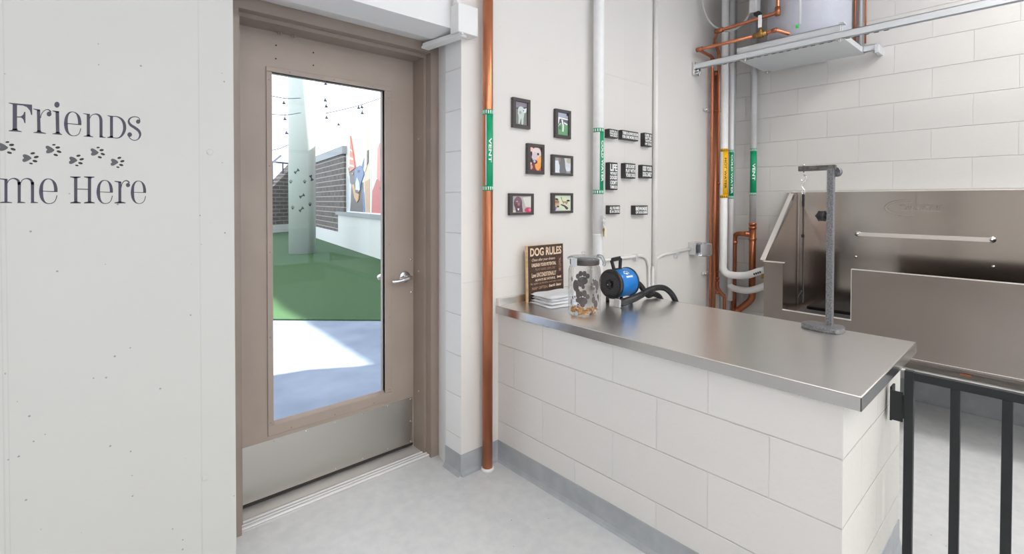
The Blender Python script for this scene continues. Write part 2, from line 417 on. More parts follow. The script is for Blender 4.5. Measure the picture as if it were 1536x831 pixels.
# ------------------------------------------------------------------ room shell
struct('floor', MB().box((-3.2, -3.6, -0.12), (4.5, 2.30, 0)), 'floor_epoxy')
struct('ceiling', MB().box((-3.4, -3.8, CEIL), (4.6, 2.45, CEIL + 0.15)), 'ceiling_paint')
struct('wall_right', MB().box((XT, -3.6, 0), (XT + 0.2, YW + 0.2, CEIL)), 'block_right')
ws = MB()
for a_, b_ in (((-3.2, 0), (4.478, .25)), ((-3.2, 3.0), (4.478, CEIL)), ((-3.2, .25), (-2.9, 3.0)), ((4.1, .25), (4.478, 3.0)), ((.55, .25), (.75, 3.0))):
    ws.box((a_[0], -3.8, a_[1]), (b_[0], -3.6, b_[1]))
struct('wall_south', ws, 'far_wall')
plain('window_metal', (90, 84, 80), .4)
for i_, (wx0, wx1) in enumerate(((-2.9, .55), (.75, 4.1))):  # unseen windows, added so that daylight fills the room from behind
    wf = MB()
    for zz_ in (.25, 2.15, 2.95): wf.box((wx0, -3.74, zz_), (wx1, -3.66, zz_ + .05))
    for k_ in range(4):
        xx_ = wx0 + (wx1 - wx0 - .05) * k_ / 3; wf.box((xx_, -3.74, .25), (xx_ + .05, -3.66, 3.0))
    wo = struct('window_%d' % (i_ + 1), wf, 'window_metal')
    obj('pane', MB().box((wx0, -3.703, .25), (wx1, -3.697, 3.0)), 'clear_glass', wo)
struct('floor_street', MB().box((-14, -20, -.14), (22, -3.8, -.02)), 'patio')
struct('wall_west', MB().box((-3.4, -3.8, 0), (-3.2, 2.30, CEIL)), 'west_paint')
# left wall (lettered) up to the door recess
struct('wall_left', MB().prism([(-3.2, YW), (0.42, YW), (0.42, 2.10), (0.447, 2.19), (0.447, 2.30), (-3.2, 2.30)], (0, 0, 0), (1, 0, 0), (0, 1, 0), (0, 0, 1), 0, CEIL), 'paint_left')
# wall with the pictures; jamb of the recess in block
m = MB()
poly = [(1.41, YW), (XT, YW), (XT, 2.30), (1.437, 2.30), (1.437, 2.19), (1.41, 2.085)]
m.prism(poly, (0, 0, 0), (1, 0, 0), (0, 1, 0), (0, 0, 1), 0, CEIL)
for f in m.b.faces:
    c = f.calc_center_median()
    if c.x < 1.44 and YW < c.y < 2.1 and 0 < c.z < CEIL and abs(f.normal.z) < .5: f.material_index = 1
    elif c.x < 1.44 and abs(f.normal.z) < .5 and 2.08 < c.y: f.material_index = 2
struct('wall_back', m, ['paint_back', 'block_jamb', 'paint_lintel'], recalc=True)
# lintel over the recess
m = MB(); m.prism([(YW, 2.187), (2.085, 2.166), (2.19, 2.182), (2.30, 2.182), (2.30, CEIL), (YW, CEIL)], (0, 0, 0), (0, 1, 0), (0, 0, 1), (1, 0, 0), 0.42, 1.4101)
m.prism([(1.4101, 2.087), (1.4375, 2.192), (1.4375, 2.30), (1.4101, 2.30)], (0, 0, 0), (1, 0, 0), (0, 1, 0), (0, 0, 1), 2.179, CEIL - .01)
struct('wall_lintel', m, 'paint_lintel')
# cast marks: round tie plugs in the left wall
m = MB()
for (px, py) in ((315, 228), (308, 717)):
    p = on(1, YW, px, py); m.lathe([(0.0, 0.0025), (0.008, 0.0023), (0.010, 0.001), (0.011, -0.002)], (p.x, YW, p.z), (0, -1, 0), 20)
struct('trim_1', m, 'paint_left')
# floor bands
def baseboard(name, x0, y0, x1, y1, n, h=0.102):
    nx, ny = n; m = MB()
    prof = [(0, 0), (0.022, 0), (0.012, 0.006), (0.006, 0.018), (0.0045, 0.035), (0.0035, h), (0, h)]
    a = Vector((x0, y0, 0)); d = Vector((x1 - x0, y1 - y0, 0)); L = d.length
    m.prism(prof, a, (nx, ny, 0), (0, 0, 1), d.normalized(), 0, L)
    return struct(name, m, 'base_grey')
baseboard('baseboard_back', 1.41 - 0.0035, YW, 1.649, YW, (0, -1))
baseboard('baseboard_jamb', 1.41, YW - 0.0035, 1.41, 2.085, (-1, 0))
baseboard('baseboard_counter', 1.649, 0.4045 - 0.0035, 1.649, YW, (-1, 0))
baseboard('baseboard_end', 1.649 - 0.0035, 0.4045, 2.42, 0.4045, (0, -1))
baseboard('baseboard_right', XT, -3.6, XT, YW, (-1, 0), 0.13)
# counter half wall in block
m = MB().box((1.649, 0.4045, 0), (2.42, YW, 0.7715))
for f in m.b.faces: f.material_index = 1 if abs(f.normal.y) > .5 else 0
struct('wall_counter', m, ['block_counter', 'block_end'])
# narrow grey strip in the room corner
struct('trim_2', MB().box((4.17, 1.865, 0), (XT, YW, CEIL), 0.004), 'pipe_grey')

# ------------------------------------------------------------------ ceiling lights (fixtures)
emit('light_panel', (1.0, 0.972, 0.94), 16.5)
plain('fixture_white', (235, 235, 235), 0.5)
spots = [(0.9, -1.2), (3.1, -0.3), (0.2, -2.6), (2.9, -2.3), (-1.9, -1.2), (-1.8, -2.8)]
for i, (x, y) in enumerate(spots):
    t_ = thing('ceiling_light', 'white rectangular ceiling light panel out of view above the room', 'light', (x, y, CEIL - 0.06), 'ceiling light panels')
    fr = MB()
    for (a, b) in (((-.62, -.32), (.62, -.29)), ((-.62, .29), (.62, .32)), ((-.62, -.29), (-.59, .29)), ((.59, -.29), (.62, .29))):
        fr.box((x + a[0], y + a[1], CEIL - 0.06), (x + b[0], y + b[1], CEIL))
    obj('frame', fr, 'fixture_white', t_)
    obj('diffuser', MB().box((x - .59, y - .29, CEIL - 0.05), (x + .59, y + .29, CEIL - 0.01)), 'light_panel', t_)

# ------------------------------------------------------------------ door
YD = 2.3452
door = bpy.data.objects.new('door_1', None); COL.objects.link(door); door.location = (0.93, 2.2, 0); door['kind'] = 'structure'
door['label'] = 'brown painted metal door with a full glass panel in the recess'
fm = MB()
# hollow metal frame: stepped section swept round the two jambs and the head
def framesec(sgn, xo, xi, xs):      # plan section of a jamb
    return [(xo, 2.19), (xi, 2.19), (xi, 2.236), (xs, 2.236), (xs, 2.34), (xi, 2.34), (xi, 2.30), (xo, 2.30)]
fm.prism([(1.4365, 2.19), (1.389, 2.19), (1.389, 2.236), (1.374, 2.236), (1.374, 2.345), (1.4365, 2.345)], (0, 0, 0), (1, 0, 0), (0, 1, 0), (0, 0, 1), 0, 2.1310)
fm.prism([(0.4475, 2.19), (0.492, 2.19), (0.492, 2.236), (0.506, 2.236), (0.506, 2.345), (0.4475, 2.345)], (0, 0, 0), (1, 0, 0), (0, 1, 0), (0, 0, 1), 0, 2.1310)
fm.prism([(2.19, 2.1815), (2.19, 2.1311), (2.345, 2.1311), (2.345, 2.1815)], (0, 0, 0), (0, 1, 0), (0, 0, 1), (1, 0, 0), 0.4475, 1.4365)
fm.prism([(2.236, 2.113), (2.3445, 2.113), (2.3445, 2.14), (2.236, 2.14)], (0, 0, 0), (0, 1, 0), (0, 0, 1), (1, 0, 0), 0.5061, 1.3739)
obj('door_frame', fm, 'frame_brown', door)
fs = MB()
for z in (1.69, 0.33, 0.98):
    fs.lathe([(0, -0.002), (0.004, -0.0015), (0.005, 0)], (1.374, 2.29, z), (1, 0, 0), 12)
obj('frame_screw', fs, 'aluminium', door, label='small bright screw caps in the frame')
# leaf with opening
x0, x1, z0, z1 = 0.499, 1.382, 0.022, 2.124
gx0, gx1, gz0, gz1 = 0.657, 1.204, 0.348, 1.933
lf = MB()
lf.box((x0, YD, z0), (gx0 - .0, YD + .045, z1)); lf.box((gx1, YD, z0), (x1, YD + .045, z1))
lf.box((gx0, YD, z0), (gx1, YD + .045, gz0)); lf.box((gx0, YD, gz1), (gx1, YD + .045, z1))
obj('door_leaf', lf, 'door_brown', door)
gf = MB(); ox0, ox1, oz0, oz1 = 0.633, 1.240, 0.302, 1.956
T = YD - 0.006
def ringframe(mb, X0, X1, Z0, Z1, x0, x1, z0, z1, ya, yb, bev=0):
    for (a, b) in (((X0, Z0), (X1, z0)), ((X0, z1), (X1, Z1)), ((X0, z0), (x0, z1)), ((x1, z0), (X1, z1))):
        mb.box((a[0], ya, a[1]), (b[0], yb, b[1]), bev)
ringframe(gf, ox0, ox1, oz0, oz1, gx0, gx1, gz0, gz1, T, YD + 0.02)
for s in (1,):
    # sloped inner bead at the sill
    gf.prism([(T, gz0), (YD + 0.018, gz0 + 0.012), (YD + 0.018, gz0)], (0, 0, 0), (0, 1, 0), (0, 0, 1), (1, 0, 0), gx0, gx1)
gfo = obj('glazing_frame', gf, 'door_brown', door, bevel=0.002)
sc_ = MB()
for z in [oz0 + .06 + k * (oz1 - oz0 - .12) / 4 for k in range(5)]:
    for x in (ox0 + .012, ox1 - .012): sc_.lathe([(0, .0015), (.003, .001), (.0035, 0)], (x, T, z), (0, -1, 0), 10)
for x in [ox0 + .1 + k * (ox1 - ox0 - .2) / 2 for k in range(3)]:
    for z in (oz0 + .012, oz1 - .012): sc_.lathe([(0, .0015), (.003, .001), (.0035, 0)], (x, T, z), (0, -1, 0), 10)
obj('bead_screw', sc_, 'frame_brown', gfo)
obj('glass_pane', MB().box((gx0, YD + 0.020, gz0), (gx1, YD + 0.026, gz1)), 'clear_glass', door, label='clear glass panel of the door')
kp = MB().box((0.512, YD - 0.0015, 0.034), (1.366, YD, 0.283))
kpo = obj('kick_plate', kp, 'kick_steel', door, label='scuffed steel kick plate along the door bottom')
ks = MB()
for x in (0.522, 0.66, 0.80, 0.94, 1.08, 1.22, 1.356):
    for z in ((0.044, 0.273) if x not in (0.522, 1.356) else (0.044, 0.155, 0.273)):
        ks.lathe([(0, .0018), (.003, .0012), (.0037, 0)], (x, YD - 0.0015, z), (0, -1, 0), 10)
obj('kick_plate_screw', ks, 'chrome', kpo)
hs = MB()
for (px, py) in ((414, 68), (413.7, 88), (470, 79), (470, 98)):
    p = on(1, YD, px, py); hs.lathe([(0, .0006), (.004, .0004)], (p.x, YD, p.z), (0, -1, 0), 10)
obj('closer_hole', hs, 'rubber_dark', door, label='four small dark screw holes near the door top')
# leftover screws on the head
hm = MB()
for px in (420, 424, 441, 444):
    p = on(1, 2.3, px, 48 + (px - 420) * 0.19); hm.lathe([(0, .014), (.004, .013), (.005, .004), (.003, 0)], (p.x, 2.325, 2.113), (0, 0, -1), 10)
obj('head_screw', hm, 'frame_brown', door)
# sweep + threshold
obj('door_sweep', MB().box((0.51, YD - 0.003, 0.020), (1.369, YD + .04, 0.033)), 'rubber_dark', door)
th = MB(); tp = [(2.205, 0), (2.207, 0.006), (2.222, 0.010), (2.222, 0.007), (2.228, 0.007), (2.228, 0.011), (2.240, 0.011), (2.240, 0.007), (2.247, 0.007), (2.247, 0.012), (2.262, 0.012), (2.262, 0.008), (2.270, 0.008), (2.270, 0.013), (2.42, 0.013), (2.42, 0)]
th.prism(tp, (0, 0, 0), (0, 1, 0), (0, 0, 1), (1, 0, 0), 0.4925, 1.3885)
tho = obj('threshold', th, 'aluminium', door, label='grooved aluminium threshold strip')
tr_ = MB()  # ridges are white so that their highlight sits in the colour
for ya, yb, zt_ in ((2.207, 2.221, .0125), (2.229, 2.239, .0135), (2.2485, 2.261, .0145)): tr_.prism([(ya, .009), (ya + .0015, zt_), (yb - .0015, zt_), (yb, .009)], (0, 0, 0), (0, 1, 0), (0, 0, 1), (1, 0, 0), 0.4925, 1.3885)
obj('ridge', tr_, 'fixture_white', tho, label='threshold ridges, highlight painted in as white')
# lever set
rc = on(1, YD, 606.6, 415.5)
lv = MB(); lv.lathe([(0, .012), (.018, .012), (.028, .009), (.033, .004), (.034, 0)], (rc.x, YD, rc.z), (0, -1, 0), 36)
hl = obj('handle', lv, 'chrome', door, label='satin chrome lever handle')
l2 = MB(); l2.cyl((rc.x + .008, YD - .01, rc.z), (rc.x + .008, YD - .052, rc.z), .0115)
pts = [(rc.x + .016, YD - .052, rc.z), (rc.x - .01, YD - .054, rc.z - .001), (rc.x - .04, YD - .056, rc.z - .006), (rc.x - .075, YD - .052, rc.z - .010), (rc.x - .098, YD - .046, rc.z - .010)]
l2.tube(pts, 0.01, 14, smooth=5, radii=[.009, .0105, .011, .0115, .012, .012, .0115, .011, .0105, .0105, .010, .0098, .0096, .0095, .0093, .0092, .009, .0088, .0086, .0085, .008])
obj('lever', l2, 'chrome', hl)
l3 = MB(); l3.lathe([(0, .012), (.028, .009), (.034, 0)], (rc.x, YD + .045, rc.z), (0, 1, 0), 30)
l3.cyl((rc.x, YD + .05, rc.z), (rc.x, YD + .095, rc.z), .011)
l3.tube([(rc.x + .01, YD + .095, rc.z), (rc.x - .05, YD + .098, rc.z + .008), (rc.x - .10, YD + .09, rc.z + .004), (rc.x - .112, YD + .07, rc.z - .004)], .0095, 12, smooth=5)
obj('lever', l3, 'chrome', hl)
b3 = MB()
for (px, py) in ((616.5, 389), (616.5, 438)):
    p = on(1, YD, px, py); b3.lathe([(0, .006), (.004, .0055), (.0065, .003), (.007, 0)], (p.x, YD, p.z), (0, -1, 0), 16)
obj('latch_screw', b3, 'chrome', door)

# ------------------------------------------------------------------ lettering on the left wall
def P2(px, py):
    p = on(1, YW, px, py); return (p.x, p.z)
DT = 0.0006
def poly_px(mb, pts):
    mb.prism([P2(*q) for q in pts], (0, YW, 0), (1, 0, 0), (0, 0, 1), (0, -1, 0), -0.0002, DT)
def stroke(mb, pts, cap=True, k=6):
    P = [Vector((a, b, w)) for a, b, w in pts]
    if len(P) > 2: P = catmull(P, k)
    L = []; R = []
    for i, p in enumerate(P):
        a = P[max(i - 1, 0)]; c = P[min(i + 1, len(P) - 1)]; d = Vector((c.x - a.x, c.y - a.y)); d.normalize(); n = Vector((-d.y, d.x)) * (p.z / 2)
        L.append((p.x + n.x, p.y + n.y)); R.append((p.x - n.x, p.y - n.y))
    for i in range(len(P) - 1): poly_px(mb, [L[i], L[i + 1], R[i + 1], R[i]])
def ball(mb, x, y, r, ry=None, n=20):
    poly_px(mb, [(x + r * cos(2 * pi * i / n), y + (ry or r) * sin(2 * pi * i / n)) for i in range(n)])
class G:
    """glyph drawn in a local grid: origin and scale"""
    def __init__(s, ox, oy, sc): s.m = MB(); s.o = (ox, oy); s.k = sc
    def t(s, x, y): return (s.o[0] + x / s.k, s.o[1] + y / s.k)
    def poly(s, pts): poly_px(s.m, [s.t(*p) for p in pts]); return s
    def st(s, pts): stroke(s.m, [(*s.t(a, b), w / s.k) for a, b, w in pts]); return s
    def ball(s, x, y, r, ry=None): q = s.t(x, y); ball(s.m, q[0], q[1], r / s.k, (ry or r) / s.k); return s
def letter_e(g, x0, x1, y0, y1, tilt=0):
    w = x1 - x0; h = y1 - y0
    def q(u, v, t): return (x0 + u * w, y0 + v * h + tilt * (u - .5), t * w)
    g.st([q(.905, .52, .19), q(.90, .38, .19), q(.84, .2, .16), q(.70, .06, .07), q(.5, .012, .04), q(.3, .06, .09), q(.15, .22, .16), q(.1, .45, .21), q(.11, .62, .21), q(.17, .8, .16), q(.32, .94, .08), q(.52, .985, .04), q(.72, .96, .045), q(.88, .86, .045), q(.97, .66, .05)])
    g.st([q(.08, .495, .04), q(1.0, .515, .045)])
    return g
def word(name, label, letters):
    ps = [on(1, YW, *c) for c in (letters[0][1],)]
    t_ = thing(name, label, 'wall lettering', (ps[0].x, YW, ps[0].z))
    for nm, c, g in letters: obj(nm, g.m, 'decal', t_)
    return t_
a = lambda: G(0, 140, 8.31)
F = a().poly([(158, 135), (213, 140), (212, 462), (158, 460)]).poly([(110, 117), (160, 121), (160, 140), (150, 136), (110, 125)]).poly([(210, 126), (400, 142), (402, 270), (388, 270), (372, 215), (335, 172), (285, 152), (210, 146)]) \
    .poly([(160, 121), (212, 126), (212, 146), (160, 140)]).poly([(210, 288), (260, 288), (290, 265), (302, 230), (316, 232), (318, 372), (304, 370), (290, 325), (265, 303), (210, 300)]).poly([(108, 463), (150, 457), (158, 440), (212, 440), (224, 462), (272, 474), (270, 482), (108, 471)])
r1 = a().poly([(460, 207), (500, 203), (507, 480), (464, 480)]).poly([(415, 190), (500, 203), (500, 225), (462, 214), (416, 198)]).poly([(415, 486), (455, 480), (465, 465), (507, 465), (520, 482), (575, 497), (572, 505), (415, 493)]) \
    .st([(505, 310, 10), (515, 265, 10), (545, 222, 9), (582, 203, 9), (612, 208, 14), (634, 235, 18)]).ball(612, 258, 30)
i1 = a().ball(710, 142, 33, 37).poly([(692, 222), (736, 225), (741, 500), (697, 498)]).poly([(655, 214), (736, 225), (736, 246), (692, 236), (655, 222)]).poly([(653, 501), (690, 495), (698, 480), (741, 482), (752, 500), (777, 512), (773, 519), (655, 509)])
e1 = letter_e(a(), 800, 1014, 228, 534, 14)
bq = lambda: G(110, 140, 8.31)
n1 = bq().poly([(167, 255), (206, 258), (207, 540), (168, 535)]).poly([(123, 249), (206, 258), (206, 272), (168, 266), (124, 256)]).poly([(127, 531), (160, 527), (170, 515), (206, 515), (216, 530), (250, 540), (248, 547), (127, 537)]) \
    .st([(203, 315, 9), (222, 280, 9), (255, 262, 10), (290, 260, 16), (325, 280, 28), (343, 325, 38), (345, 400, 38), (345, 545, 38)]).poly([(326, 530), (364, 530), (375, 543), (402, 547), (400, 555), (326, 551)])
d1 = bq().poly([(457, 285), (494, 288), (494, 552), (457, 548)]).poly([(423, 274), (495, 282), (495, 298), (457, 292), (425, 281)]).poly([(422, 546), (450, 542), (457, 530), (494, 530), (496, 557), (422, 554)]) \
    .st([(490, 288, 10), (545, 291, 12), (600, 322, 26), (634, 380, 38), (637, 455, 38), (608, 520, 28), (560, 556, 12), (490, 553, 9)])
s1 = bq().ball(808, 353, 27).ball(702, 515, 29).st([(832, 345, 10), (820, 312, 10), (790, 295, 10), (745, 294, 12), (705, 315, 18), (690, 350, 26), (712, 392, 32), (768, 430, 34), (815, 468, 34), (833, 512, 28), (820, 555, 18), (792, 580, 11), (752, 585, 10), (712, 566, 10), (690, 535, 12)])
word('wall_lettering', 'dark vinyl word Friends on the left concrete wall above the paw prints', [('letter', (13, 198), F), ('letter', 0, r1), ('letter', 0, i1), ('letter', 0, e1), ('letter', 0, n1), ('letter', 0, d1), ('letter', 0, s1)])
cq = lambda: G(0, 200, 6.925)
m1 = cq()
for xs, yt in ((62, 475), (200, 505), (338, 505)): m1.poly([(xs - 16, yt), (xs + 16, yt), (xs + 16, 718), (xs - 16, 718)])
m1.poly([(-20, 466), (76, 474), (76, 490), (44, 484), (-20, 474)])
for x0_, x1_ in ((-4, 126), (180, 262), (318, 394)): m1.poly([(x0_, 716), (x0_ + 30, 710), (x1_ - 36, 710), (x1_, 716), (x1_, 724), (x0_, 724)])
m1.st([(74, 520, 8), (95, 486, 9), (130, 469, 10), (165, 474, 18), (190, 495, 26), (200, 535, 32)]).st([(212, 520, 8), (232, 486, 9), (268, 470, 10), (302, 475, 18), (328, 495, 26), (338, 535, 32)])
e2 = letter_e(cq(), 408, 598, 470, 734)
word('wall_lettering', 'dark vinyl letters m and e at the far left edge under the paw prints', [('letter', (0, 304), m1), ('letter', 0, e2)])
dq = lambda: G(100, 200, 6.925)
h1 = dq()
for xs in (94, 237):
    h1.poly([(xs - 17, 452), (xs + 17, 452), (xs + 17, 722), (xs - 17, 722)])
    h1.poly([(xs - 57, 447), (xs + 52, 450), (xs + 52, 458), (xs + 17, 466), (xs - 17, 466), (xs - 57, 456)])
    h1.poly([(xs - 57, 718), (xs - 17, 708), (xs + 17, 708), (xs + 54, 718), (xs + 54, 727), (xs - 57, 727)])
h1.poly([(110, 575), (222, 577), (222, 586), (110, 584)])
e3 = letter_e(dq(), 312, 480, 485, 733)
r2_ = dq().poly([(537, 498), (567, 502), (567, 722), (537, 722)]).poly([(497, 494), (567, 502), (567, 518), (537, 510), (497, 502)]).poly([(497, 718), (537, 708), (567, 708), (612, 718), (612, 727), (497, 727)]) \
    .st([(565, 565, 8), (575, 525, 8), (598, 497, 9), (628, 493, 12), (652, 515, 16)]).ball(637, 537, 22)
e4 = letter_e(dq(), 667, 825, 492, 733)
word('wall_lettering', 'dark vinyl word Here on the left concrete wall under the paw prints', [('letter', (105, 304), h1), ('letter', 0, e3), ('letter', 0, r2_), ('letter', 0, e4)])
# paw prints: one built, the others copied
def paw(px, py, low):
    c = on(1, YW, px, py); sx, sz = 1.38 / 6.925 / 1000, 1.84 / 6.925 / 1000
    if low: sz_ = -sz
    else: sz_ = sz
    t_ = thing('paw_print', '', 'paw print', (c.x, YW, c.z), 'vinyl paw prints on the left wall')
    def mp(x, y): return (c.x + (x - 521) * sx, c.z - (y - 170) * sz_)
    pad = [Vector((*mp(x, y), 0)) for x, y in ((492, 169), (478, 158), (474, 142), (484, 130), (502, 130), (525, 140), (550, 156), (567, 172), (545, 195), (515, 208), (492, 210), (478, 198), (482, 184), (492, 169))]
    pts = [(p.x, p.y) for p in catmull(pad, 4)[:-1]]
    obj('pad', MB().prism(pts, (0, YW, 0), (1, 0, 0), (0, 0, 1), (0, -1, 0), -.0002, DT), 'decal_pad', t_, label='grey heart shaped pad')
    for (x, y, rx, ry, an) in ((561, 115, 20, 9, -8), (602, 142, 26, 13, -8), (616, 187, 27, 13, 14), (580, 225, 25, 12, 12)):
        e_ = []
        for i in range(16):
            u = rx * cos(2 * pi * i / 16); v = ry * sin(2 * pi * i / 16); A_ = radians(an)
            e_.append(mp(x + u * cos(A_) - v * sin(A_), y + u * sin(A_) + v * cos(A_)))
        obj('toe', MB().prism(e_, (0, YW, 0), (1, 0, 0), (0, 0, 1), (0, -1, 0), -.0002, DT), 'decal_toe', t_)
    return t_
def dup(root, loc, label):
    r = root.copy(); COL.objects.link(r); r.location = loc; r['label'] = label
    for ch in root.children:
        c = ch.copy(); COL.objects.link(c); c.parent = r
    return r
pawlab = ['dark vinyl paw print cut off by the left edge of the photo', 'dark vinyl paw print under the letter F, small toe pointing down', 'dark vinyl paw print under the letter i of Friends',
          'dark vinyl paw print above the letter H, left half', 'dark vinyl paw print under the letter D of Friends', 'rightmost dark vinyl paw print, above the last letters of Here']
pp = [(5, 220.7), (40.5, 237.3), (75.2, 224.5), (109.8, 240.6), (142, 228.3), (171.8, 243.5)]
hi_ = lo_ = None
for i, (px, py) in enumerate(pp):
    c = on(1, YW, px, py)
    if i == 0: hi_ = paw(px, py, 0); hi_['label'] = pawlab[0]
    elif i == 1: lo_ = paw(px, py, 1); lo_['label'] = pawlab[1]
    else: dup(lo_ if i % 2 else hi_, (c.x, YW, c.z), pawlab[i])

# ------------------------------------------------------------------ pipes with wrap labels
def cylpatch(mb, cx, cy, r, z0, z1, a0, a1, n=14, t=0.0006):
    ring = []
    for k in range(n + 1):
        A = a0 + (a1 - a0) * k / n
        ring.append([mb.b.verts.new((cx + (r + d) * cos(A), cy + (r + d) * sin(A), z)) for d, z in ((0.0002, z0), (t, z0), (t, z1), (0.0002, z1))])
    for k in range(n):
        for j in range(4):
            f = mb.b.faces.new((ring[k][j], ring[k][(j + 1) % 4], ring[k + 1][(j + 1) % 4], ring[k + 1][j])); f.smooth = j in (1,)
    mb.b.faces.new(ring[0]); mb.b.faces.new(ring[-1][::-1])
def text_on_pipe(mb, s, cx, cy, r, ztop, length, ang, h, bold=0.02, dirn=1):
    """text running down the pipe, centred on angle ang"""
    b2 = text_bm(s, length, h, 1.0, bold, slices=6)
    for v in b2.verts:
        u, w, d = v.co
        A = ang + ((w - h / 2) / r); R = r + (0.0009 if d > .5 else 0.0002)
        v.co = Vector((cx + R * cos(A), cy + R * sin(A), ztop - u))
    mb.merge(b2)
def angle_px(cx, cy, r, px):
    """angle on the pipe's camera side seen at column px"""
    best = None
    az = atan2(cy, cx); tgt = ray(px, 300); ta = atan2(tgt.y, tgt.x)
    for i in range(721):
        A = az + pi - pi / 2 + pi * i / 720
        d = abs(atan2(cy + r * sin(A), cx + r * cos(A)) - ta)
        if best is None or d < best[0]: best = (d, A)
    return best[1]
def pipe_label(parent, cx, cy, r, y_top, y_bot, px0, px1, col, s, textpx, tcol='label_white', small=None, dots=True, backing=None, hfrac=.8, zoff=0, span=0.5):
    pc = Vector((cx, cy))
    d = sqrt(cx * cx + cy * cy); cpx = 0
    def zz(py):
        v = ray((px0 + px1) / 2, py); k = d * 0.985 / sqrt(v.x ** 2 + v.y ** 2); return H + v.z * k
    zt, zb = zz(y_top), zz(y_bot)
    aL = angle_px(cx, cy, r, px0); aR = angle_px(cx, cy, r, px1)
    band = MB(); cylpatch(band, cx, cy, r, zb, zt, aL, aR + 0.5 if aR > aL else aR - 0.5)
    lb = obj('pipe_label', band, col, parent, label=s.lower() + ' wrap label')
    # end bands with little arrows
    for (za, zc) in ((zt, zt - 0.026), (zb + 0.026, zb)):
        e = MB(); cylpatch(e, cx, cy, r + 0.0005, zc, za, 0, 2 * pi - 0.001, 40)
        obj('end_band', e, 'label_green' if col != 'label_yellow' else 'label_yellow', lb)
    ar = MB(); n = 14
    for k in range(n):
        A = 2 * pi * k / n
        for (za, zc) in ((zt - .004, zt - 0.021), (zb + 0.021, zb + .004)):
            cylpatch(ar, cx, cy, r + 0.0012, zc, za, A, A + 0.2, 3)
    obj('arrow_mark', ar, 'label_white' if col != 'label_yellow' else 'label_black', lb)
    tm = MB(); L = (zt - zb) * span; A = angle_px(cx, cy, r, textpx)
    text_on_pipe(tm, s, cx, cy, r + 0.0006, (zt + zb) / 2 + L / 2 + zoff, L, A, r * hfrac)
    obj('lettering', tm, tcol, lb)
    return lb
# copper vent pipe beside the door
cx, cy, r = on(1, 1.903, 731.6, 400).x, 1.903, 0.0255
p = thing('copper_pipe', 'thick copper vent pipe with green label rising beside the door', 'pipe', (cx, cy, 0))
obj('pipe', MB().cyl((cx, cy, 0.012), (cx, cy, CEIL), r, n=40), 'copper', p)
obj('floor_ring', MB().lathe([(r - .002, 0.0), (r + .006, 0.0), (r + .007, .012), (r + .003, .016), (r - .002, .016)], (cx, cy, 0.0), n=36), 'pipe_white', p, label='pale sealant ring at the floor')
pipe_label(p, cx, cy, r, 163, 286, 729.5, 739, 'label_green', 'VENT', 735.2, hfrac=.62, span=.3, zoff=.0)
e_ = MB(); aA = angle_px(cx, cy, r, 728.3); aB = angle_px(cx, cy, r, 729.6); cylpatch(e_, cx, cy, r, 1.42, 1.80, aA, aB, 3); obj('label_edge', e_, 'label_white', p)
# cold water pipe on the picture wall
cx, cy, r = on(1, 1.893, 897.4, 240).x, 1.893, 0.0325
p = thing('water_pipe', 'thick white cold water pipe on the wall between framed photos and block signs', 'pipe', (cx, cy, 0.813))
obj('pipe', MB().cyl((cx, cy, 1.155), (cx, cy, CEIL), r, n=40), 'pipe_white', p)
obj('lower_sleeve', MB().lathe([(r - .001, 0.0), (r - .001, .335), (r + .0015, .338), (r + .0015, .342), (r - .003, .345)], (cx, cy, 0.8135), n=36), 'pipe_white', p)
pipe_label(p, cx, cy, r, 191, 291, 899.5, 906, 'label_green', 'COLD WATER', 903.4, hfrac=.58, span=.62)
# corner pipes
def px_x(px, y): return on(1, y, px, 300).x
cxh, cyh = px_x(1086, 1.80), 1.80
p = thing('hot_water_pipe', 'white insulated hot water pipe with yellow label in the corner', 'pipe', (cxh, cyh, 0.76))
zbend = on(0, 4.1, 1086, 412).z + .0
rH = 0.028
bend = [(cxh, cyh, CEIL), (cxh, cyh, 0.87), (cxh, cyh, 0.81), (cxh, cyh - .03, 0.775), (cxh, cyh - .08, 0.768), (cxh, 1.66, 0.772), (cxh - .01, 1.60, 0.785), (cxh - .03, 1.52, 0.82), (cxh - .045, 1.455, 0.845)]
hp = MB(); P_ = [Vector(q) for q in bend]; cur = [P_[0], P_[1]] + catmull(P_[1:], 6)[1:]
hp.tube(cur, rH, 24)
obj('pipe', hp, 'pipe_white', p)
pipe_label(p, cxh, cyh, rH, 222, 297, 1084, 1091, 'label_yellow', 'HOT WATER', 1088.0, 'label_black', hfrac=.6, span=.62)
v_ = MB(); v_.cyl((cxh - .04, 1.475, .83), (cxh - .04, 1.475, .785), .015, n=12); v_.cyl((cxh - .043, 1.462, .843), (cxh - .05, 1.425, .855), .019, n=12); v_.box((cxh - .055, 1.46, .775), (cxh - .025, 1.49, .787), .003)
obj('brass_valve', v_, 'brass', p)
v_ = MB()
for k in range(4): v_.box((cxh - .072 + .004 * k, 1.485 + .016 * k, .818 - .007 * k), (cxh - .05 + .004 * k, 1.493 + .016 * k, .831 - .007 * k))
obj('black_mark', v_, 'label_black', p)
cxc, cyc, rC = px_x(1096.2, 1.835), 1.835, 0.0205
p = thing('cold_water_pipe', 'white insulated cold water pipe with green label in the corner beside the hot pipe', 'pipe', (cxc, cyc, 0.5))
cp = MB(); cp.cyl((cxc, cyc, 0.52), (cxc, cyc, CEIL), rC, n=24)
obj('pipe', cp, 'pipe_white', p)
cb_ = MB(); cb_.tube([(cxc, cyc, .64), (cxc - .02, 1.80, .632), (cxc - .04, 1.74, .63), (cxc - .07, 1.655, .637), (cxc - .12, 1.56, .675), (cxc - .17, 1.49, .71), (cxc - .19, 1.455, .72)], .0265, 22, smooth=6)
obj('branch', cb_, 'pipe_white', p)
